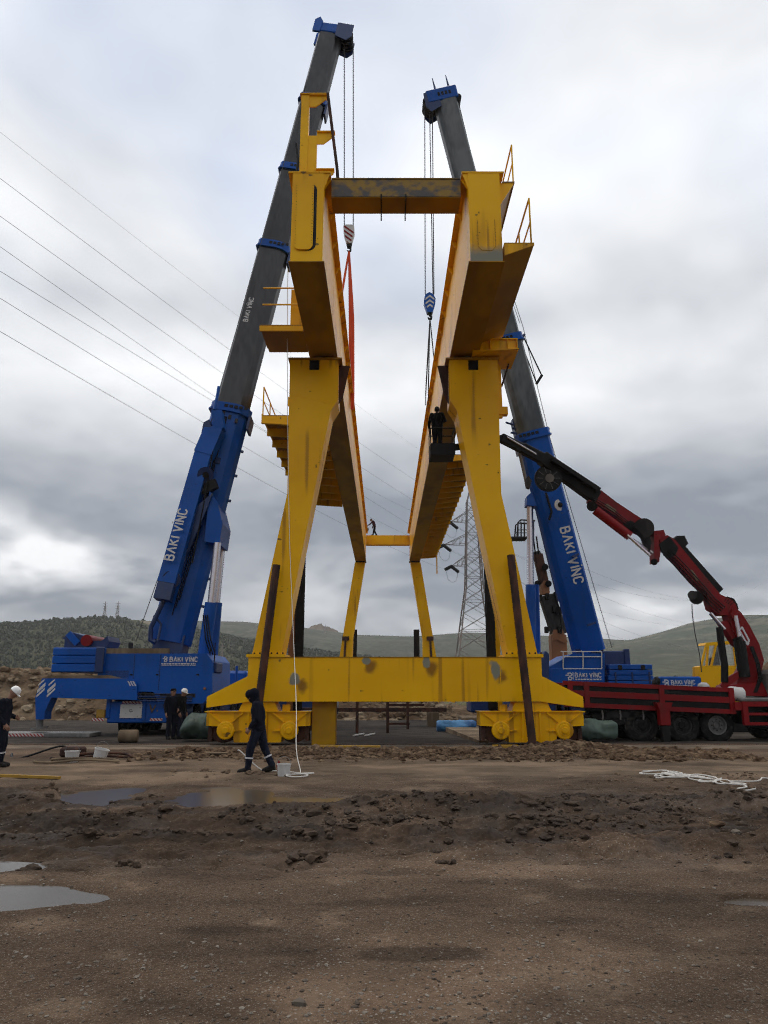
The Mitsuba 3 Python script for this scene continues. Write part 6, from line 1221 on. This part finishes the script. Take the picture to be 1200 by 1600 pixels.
    if head == 'helmet':
        m_ = MB(); m_._lathe([(.0, .118), (.012, .122), (.03, .118), (.07, .108), (.105, .085), (.125, .05), (.133, .012)], H(-.005, 0, .035), up, 28)
        m_.prism_at(Point(0, 0).buffer(.075).union(sbox(-.075, -.075, 0, .075)), H(.09, 0, .033), fw, lf, .012)
        m_.bar(H(-.09, 0, .135), H(.06, 0, .155), .02, .015)
        part(k, 'helmet', put(m_.out()), 'helmet', smooth=35)
    elif head == 'cap':
        m_ = MB(); m_._lathe([(.0, .10), (.03, .102), (.07, .09), (.095, .055), (.105, .01)], H(-.01, 0, .04), up, 24); m_.prism_at(Point(0, 0).buffer(.06), H(.10, 0, .045), fw, lf, .01)
        part(k, 'cap', put(m_.out()), 'black_cloth', smooth=35)
    elif head == 'hair':
        part(k, 'hair', put(hulls([(H(-.035, 0, .03), .095, H(0, 0, .055), .088), (H(-.05, 0, -.01), .075, H(-.03, 0, .05), .09)], .03, 2)), 'black', smooth=True)
    return k
gzf = lambda x, y: float(ground_z(np.array([x]), np.array([y]))[0])
# the hooded man who walks past in front of the left bogie
WX, WY = -2.62, 16.2
person('man in a dark hooded jacket walking left past the left bogie with his head bowed', (WX, WY, gzf(WX, WY) + .0), 180,
       dict(hipL=(.02, .09, .90), hipR=(.0, -.09, .90), kneeL=(.16, .10, .50), kneeR=(-.10, -.10, .49), ankL=(.20, .10, .08), ankR=(-.27, -.10, .115), toeL=(.37, .11, .03), toeR=(-.10, -.11, .03),
            waist=(.02, 0, 1.02), chest=(.05, 0, 1.25), neck=(.10, 0, 1.43), head=(.175, 0, 1.545), face=(.94, 0, -.34), shL=(.06, .18, 1.37), shR=(.05, -.18, 1.37), elL=(.02, .24, 1.10), elR=(-.02, -.25, 1.11), wrL=(.17, .20, .90), wrR=(.10, -.22, .88)),
       'navy_cloth', 'work_cloth', None, bands=True, hood=True, curl=1.1)
# the man at the left edge
person('man in dark overalls and white helmet cut off by the left edge', ((-8.58, -0.0)[0], 17.3, gzf(-8.7, 17.3)), 12,
       dict(head=(.15, 0, 1.60), face=(.72, .0, -.69), neck=(.07, 0, 1.46), chest=(.02, 0, 1.27), elL=(.0, .25, 1.13), wrL=(.22, .12, 1.06), elR=(-.08, -.25, 1.13), wrR=(.10, -.24, .92)),
       'navy_cloth', 'navy_cloth', 'helmet', bands=True)
# two men by the left crane
fx = (-7.48, 0.0)[0]
person('man in a dark cap and navy overalls beside the white helmeted man', (fx, 27.0, -.03), -50, dict(elL=(.02, .24, 1.14), wrL=(.17, .16, 1.02)), 'navy_cloth', 'navy_cloth', 'cap')
fx = (-7.23, 0.05)[0]
person('man in white helmet, black jacket and blue trousers behind the left crane', (fx, 27.3, -.03), -12, dict(head=(.06, 0, 1.58), face=(.93, 0, -.36)), 'black_cloth', 'work_cloth', 'helmet')
# the man on the far cross beam
fx = (-0.86, 15.26)[0]
person('man bending forward on the far cross beam high between the girders', (fx, 66.9, 15.42), 180,
       dict(waist=(.02, 0, 1.02), chest=(.12, 0, 1.25), neck=(.20, 0, 1.40), head=(.30, 0, 1.48), face=(.8, 0, -.6), shL=(.16, .18, 1.35), shR=(.16, -.18, 1.35), elL=(.36, .2, 1.13), wrL=(.58, .16, .98), elR=(.14, -.25, 1.08), wrR=(.2, -.2, .85), kneeL=(.06, .1, .5), ankL=(.16, .11, .09), toeL=(.32, .12, .035), ankR=(-.16, -.1, .09), toeR=(.0, -.12, .035)),
       'maroon_cloth', 'black_cloth', 'cap')
b0 = (-1.42, 66.9, 15.68)
bg = thing('tool_bag', 'small dark bag on the left girder flange next to the bending man', 'bag')
part(bg, 'sack', blobs([(XC - 1.9, 66.9, 16.03)], [.22], (.8, .6, 1.0), 4, ICO2, .1), 'black', smooth=40)
# the man in the basket, seen from behind
person('man in black work clothes standing in the dark basket with his back turned', (x0 - .16, y0 - .18, zb + .22), 75,
       dict(head=(.05, .0, 1.60), face=(.95, .1, .15), elL=(.1, .30, 1.17), wrL=(.26, .34, 1.0), elR=(.02, -.28, 1.16), wrR=(.2, -.2, 1.2)), 'black_cloth', 'black_cloth', 'hair')

# ------------------------------------------------------------------ small things on the ground
def pail(x, y, lab, r=.15, h=.27, tilt=0.0, z=None):
    z = gzf(x, y) if z is None else z; k = thing('bucket', lab, 'bucket'); m = MB()
    a_ = unit(V(math.sin(tilt), 0, math.cos(tilt))); m._lathe([(0, 0), (0, r * .84), (h - .02, r * .99), (h - .02, r * 1.06), (h, r * 1.06), (h, r * .96), (.02, r * .8), (.02, 0)], V(x, y, z), a_, 28)
    part(k, 'tub', m, 'white', smooth=35)
    th = np.linspace(0, math.pi, 12); part(k, 'handle', MB().tube([V(x, y, z) + a_ * h + V(r * math.cos(t), -.02, r * 1.0 * math.sin(t)) for t in th], .006, 5), 'grey')
    return k
bx_, by_ = (-1.98, 0.01)[0], 15.4
pail(bx_, by_, 'white bucket standing behind the heels of the hooded man', .135, .24)
solo('red_cloth', blobs([(bx_ - .13, 15.55, gzf(bx_, 15.5) + .18)], [.065], (.6, .6, 1.8), 4, ICO2, .2), 'red', 'red rag hanging beside the white bucket at the hooded man', 'rag', smooth=40)
def cord(name, pts, r, mt, lab, cat, smooth_n=10):
    P_ = np.array([V(*p) for p in pts]); t = np.arange(len(P_)); tt = np.linspace(0, len(P_) - 1, (len(P_) - 1) * smooth_n + 1)
    from scipy.interpolate import CubicSpline
    q = CubicSpline(t, P_)(tt); return solo(name, MB().tube(q, r, 6), mt, lab, cat, smooth=True)
def on(px_, y, lift=.03): x = px_; return (x, y, gzf(x, y) + lift)
# white tag line that hangs from the left girder to the bucket
cord('tag_line', [(-3.16, 21.8, 15.14), (-3.2, 22.6, 12.32), (-3.08, 22.6, 9.21), (-2.93, 22.4, 6.44), (-2.75, 22.0, 4.41), (-2.45, 20.6, 2.48), (-2.12, 18.5, 1.19), (-1.93, 17.0, 0.48), (-1.77, 16.2, 0.16), on((-1.69, 0.02)[0], 15.7)], .010, 'rope', 'long white rope that hangs down the left leg of the gantry to the ground', 'rope')
cord('white_cable', [on(-1.68, 15.7), on(-1.42, 15.75), on(-1.6, 15.55), on(-1.9, 15.3), on(-1.75, 15.1), on(-1.5, 15.35), on(-1.9, 15.9), on(-2.3, 16.25), on(-2.6, 16.5), on(-2.95, 16.6, .3), on(-3.15, 16.7, .42)], .014, 'rope', 'white cable coiled on the ground by the white bucket and the hooded man', 'cable')
rngc = np.random.default_rng(3)
pts = []
for i in range(34):
    t = i / 33; x = 5.35 + .95 * t + .42 * math.sin(i * 2.4) * (1 - .6 * t); y = 15.6 - 1.6 * t + .5 * math.cos(i * 2.1) * (1 - .4 * t); pts.append(on(x, y, .03 + .05 * rngc.random() * (1 - t)))
pts += [on(6.6, 13.9, .06), on(6.9, 14.2, .06), on(7.3, 13.9, .06), on(7.9, 13.75, .06), on(8.6, 13.6, .06), on(9.4, 13.6, .06)]
cord('white_cable', pts, .013, 'rope', 'tangled white cable lying on the mud at the right edge', 'cable')
cord('white_cable', [on(6.2, 14.2, .05), on(6.3, 13.6, .05), on(6.0, 13.25, .05), on(5.9, 13.05, .05), on(6.15, 12.95, .05)], .015, 'rope', 'short loose end of white cable in front of the tangle', 'cable')
# left: two buckets, hoses, timber, yellow bar
pail(-7.52, 18.7, 'left of two white buckets among hoses on the ground at the left', .17, .26)
pail(-6.95, 18.9, 'right of two white buckets among hoses, leaning', .17, .30, .25)
for i, (lab, yo) in enumerate((('brown hose curled in front of the two white buckets', 0), ('second brown hose lying behind the two white buckets', .9))):
    cord('hose', [on(-8.2 + .0 * i, 18.2 + yo, .04), on(-7.5, 18.0 + yo, .06), on(-6.9, 18.15 + yo, .10), on(-6.3, 18.3 + yo, .05), on(-6.6, 18.6 + yo, .08), on(-7.4, 18.35 + yo, .12), on(-7.9, 18.5 + yo, .06)], .03, 'wood' if i == 0 else 'rust', lab, 'hose')
cord('hose', [on(-9.6, 20.0, .05), on(-9.0, 19.7, .05), on(-8.4, 20.1, .22), on(-8.0, 19.9, .05), on(-7.3, 19.7, .05)], .03, 'black', 'dark hose arching over the ground near the left edge behind the buckets', 'hose')
solo('red_pouch', MB().cbox(-8.1, -7.55, 19.3, 19.7, gzf(-7.8, 19.5) + .02, gzf(-7.8, 19.5) + .26, .05), 'rust', 'rust brown bundle behind the left white bucket', 'bundle')
solo('yellow_bar', MB().bar(on(-9.3, 15.8, .05), on(-6.25, 15.05, .04), .07, .05), 'yellowbar', 'long yellow bar on the ground in front of the man at the left edge', 'bar')
solo('flat_board', MB().bar(on(-4.55, 19.8, .05), on(-4.0, 19.85, .05), .3, .03, side=(0, 1, 0)), 'wood', 'small pale board lying left of the rubble strip', 'board')
yb = [(-1.95, -.1, 22.25, 'yellow flat bar on the ground in front of the short brown column'), (3.2, 3.95, 22.7, 'yellow bar under the right bogie left of the leaning pipe'), (5.75, 6.35, 22.6, 'short yellow bar on the ground right of the rubble heap')]
for a_, b_, y, lb in yb: solo('yellow_bar', MB().cbox(a_, b_, y, y + .18, gzf(a_, y) + .005, gzf(a_, y) + .09, .01), 'yellowbar', lb, 'bar')
solo('barrel_stub', MB().cyl((-8.6, 25.0, .2), (-8.0, 25.1, .2), .2, 20, bevel=.03), 'wood', 'rusty brown drum lying on the asphalt in front of the left crane', 'drum', smooth=40)
# ------------------------------------------------------------------ the yard under the sill beam
rk = thing('steel_trestle', 'rusty steel trestle frame standing in the yard under the sill beam', 'trestle')
ym = 32.0; zg = float(base_z(0, ym))
def tp(px_, py_, Y): return None
for xa, yy in (((-1.12, -0.08)[0], 32.0), ((0.15, -0.11)[0], 32.0), ((1.11, 0.27)[0], 36.0), ((0.18, 0.41)[0], 36.0)):
    part(rk, 'post', MB().box(xa - .06, xa + .06, yy - .06, yy + .06, float(base_z(0, yy)), 1.3), 'rust')
for zz, yy, xa, xb in ((.86, 32.0, (-1.19, 2.12)[0], (0.19, 2.12)[0]), (1.2, 32.0, (-1.19, 2.12)[0], (1.08, 2.12)[0]), (.95, 36.0, (0.12, 2.17)[0], (1.89, 2.17)[0]), (1.12, 36.0, (0.12, 2.17)[0], (1.22, 2.17)[0]), (.1, 36.0, (0.18, 2.17)[0], (1.22, 2.17)[0])):
    part(rk, 'rail', MB().box(xa, xb, yy - .05, yy + .05, zz - .05, zz + .05), 'rust')
solo('steel_beam', MB().cbox(-4.6, 3.2, 39.0, 39.3, .55, .75, .01), 'rust', 'long rusty beam lying level behind the trestle', 'beam')
for i in range(2): solo('beam_block', MB().cbox((-4.2, 2.2)[i], (-3.6, 2.8)[i], 38.9, 39.4, float(base_z(0, 39)), .548, .02), 'wood', ('timber block under the left end of the long rusty beam', 'timber block under the right end of the long rusty beam')[i], 'block')
solo('timber_stack', MB().cbox(-3.4, -2.2, 34.5, 35.6, -.16, .18, .02), 'rust', 'low brown steel box lying behind the short brown column', 'box')
solo('steel_slab', MB().prism_at([(2.61, 34.43), (4.07, 36.19), (4.26, 25.72), (3.04, 24.83)], (0, 0, -.14), EX, V(0, 1, 0), .22), 'wood', 'grey brown slab lying on the asphalt left of the right bogie', 'slab')
solo('steel_slab', MB().cbox(4.2, 8.2, 31.2, 33.0, -.12, .22, .02), 'navy', 'dark blue slab lying behind the grey brown slab', 'slab')
solo('plank_stack', MB().cbox(3.6, 7.0, 35.0, 37.5, -.14, .42, .03), 'wood', 'pale stack of boards behind the dark blue slab', 'boards')
tq = roll(2.3, 4.0, 33.5, .28, .12, 14); solo('tarp_sheet', tq, 'blue_tarp', 'crumpled light blue tarpaulin by the dark blue slab', 'tarpaulin', smooth=45)
solo('yellow_offcut', MB().bar((4.55, 29.6, .0), (5.05, 31.4, .0), .22, .08, side=(1, 0, 0)), 'yellowbar', 'yellow offcut lying askew on the asphalt between trestle and slab', 'bar')
for i, x in enumerate((-1.15, -.72)): solo('white_stick', MB().bar((x, 29.0, -.02), (x + .35, 30.6, -.03), .06, .04, side=(1, 0, 0)), 'white', ('left of two pale sticks on the asphalt right of the short column', 'right of two pale sticks on the asphalt right of the short column')[i], 'stick')
# a blue truck and drums further back
ft = thing('lorry', 'dark blue lorry far back in the yard seen under the sill beam at the right', 'lorry')
part(ft, 'body', MB().cbox(5.0, 9.5, 44.0, 46.4, .35, 2.2, .1), 'navy'); part(ft, 'tank', MB().cbox(6.1, 6.9, 43.7, 43.98, .2, 1.1, .06), 'grey')
for x in (7.4, 9.0): wheel(ft, (x, 43.95, .25), (0, -1, 0), .52, .35)
ft = thing('trailer', 'blue trailer bed far back in the yard behind the left bogie', 'trailer')
part(ft, 'bed', MB().cbox(-6.2, -2.9, 40.0, 42.4, .62, 1.1, .06), 'navy'); part(ft, 'drum', MB().cyl((-2.9, 40.3, .75), (-2.4, 40.3, .75), .36, 20, bevel=.05), 'grey', smooth=40)
for x in (-5.2, -4.1): wheel(ft, (x, 39.95, .25), (0, -1, 0), .45, .3)

# ------------------------------------------------------------------ the air
scene['air'] = {'type': 'homogeneous', 'albedo': 0.95, 'sigma_t': 0.0002}
scene['haze'] = {'type': 'cube', 'to_world': T().translate([0, 300, 98]).scale([5600, 5600, 104]), 'bsdf': {'type': 'null'}, 'interior': {'type': 'ref', 'id': 'air'}}
labels['haze'] = {'label': 'thin grey haze that veils the far hills', 'category': 'haze', 'kind': 'stuff'}
scene['camera']['medium'] = {'type': 'ref', 'id': 'air'}
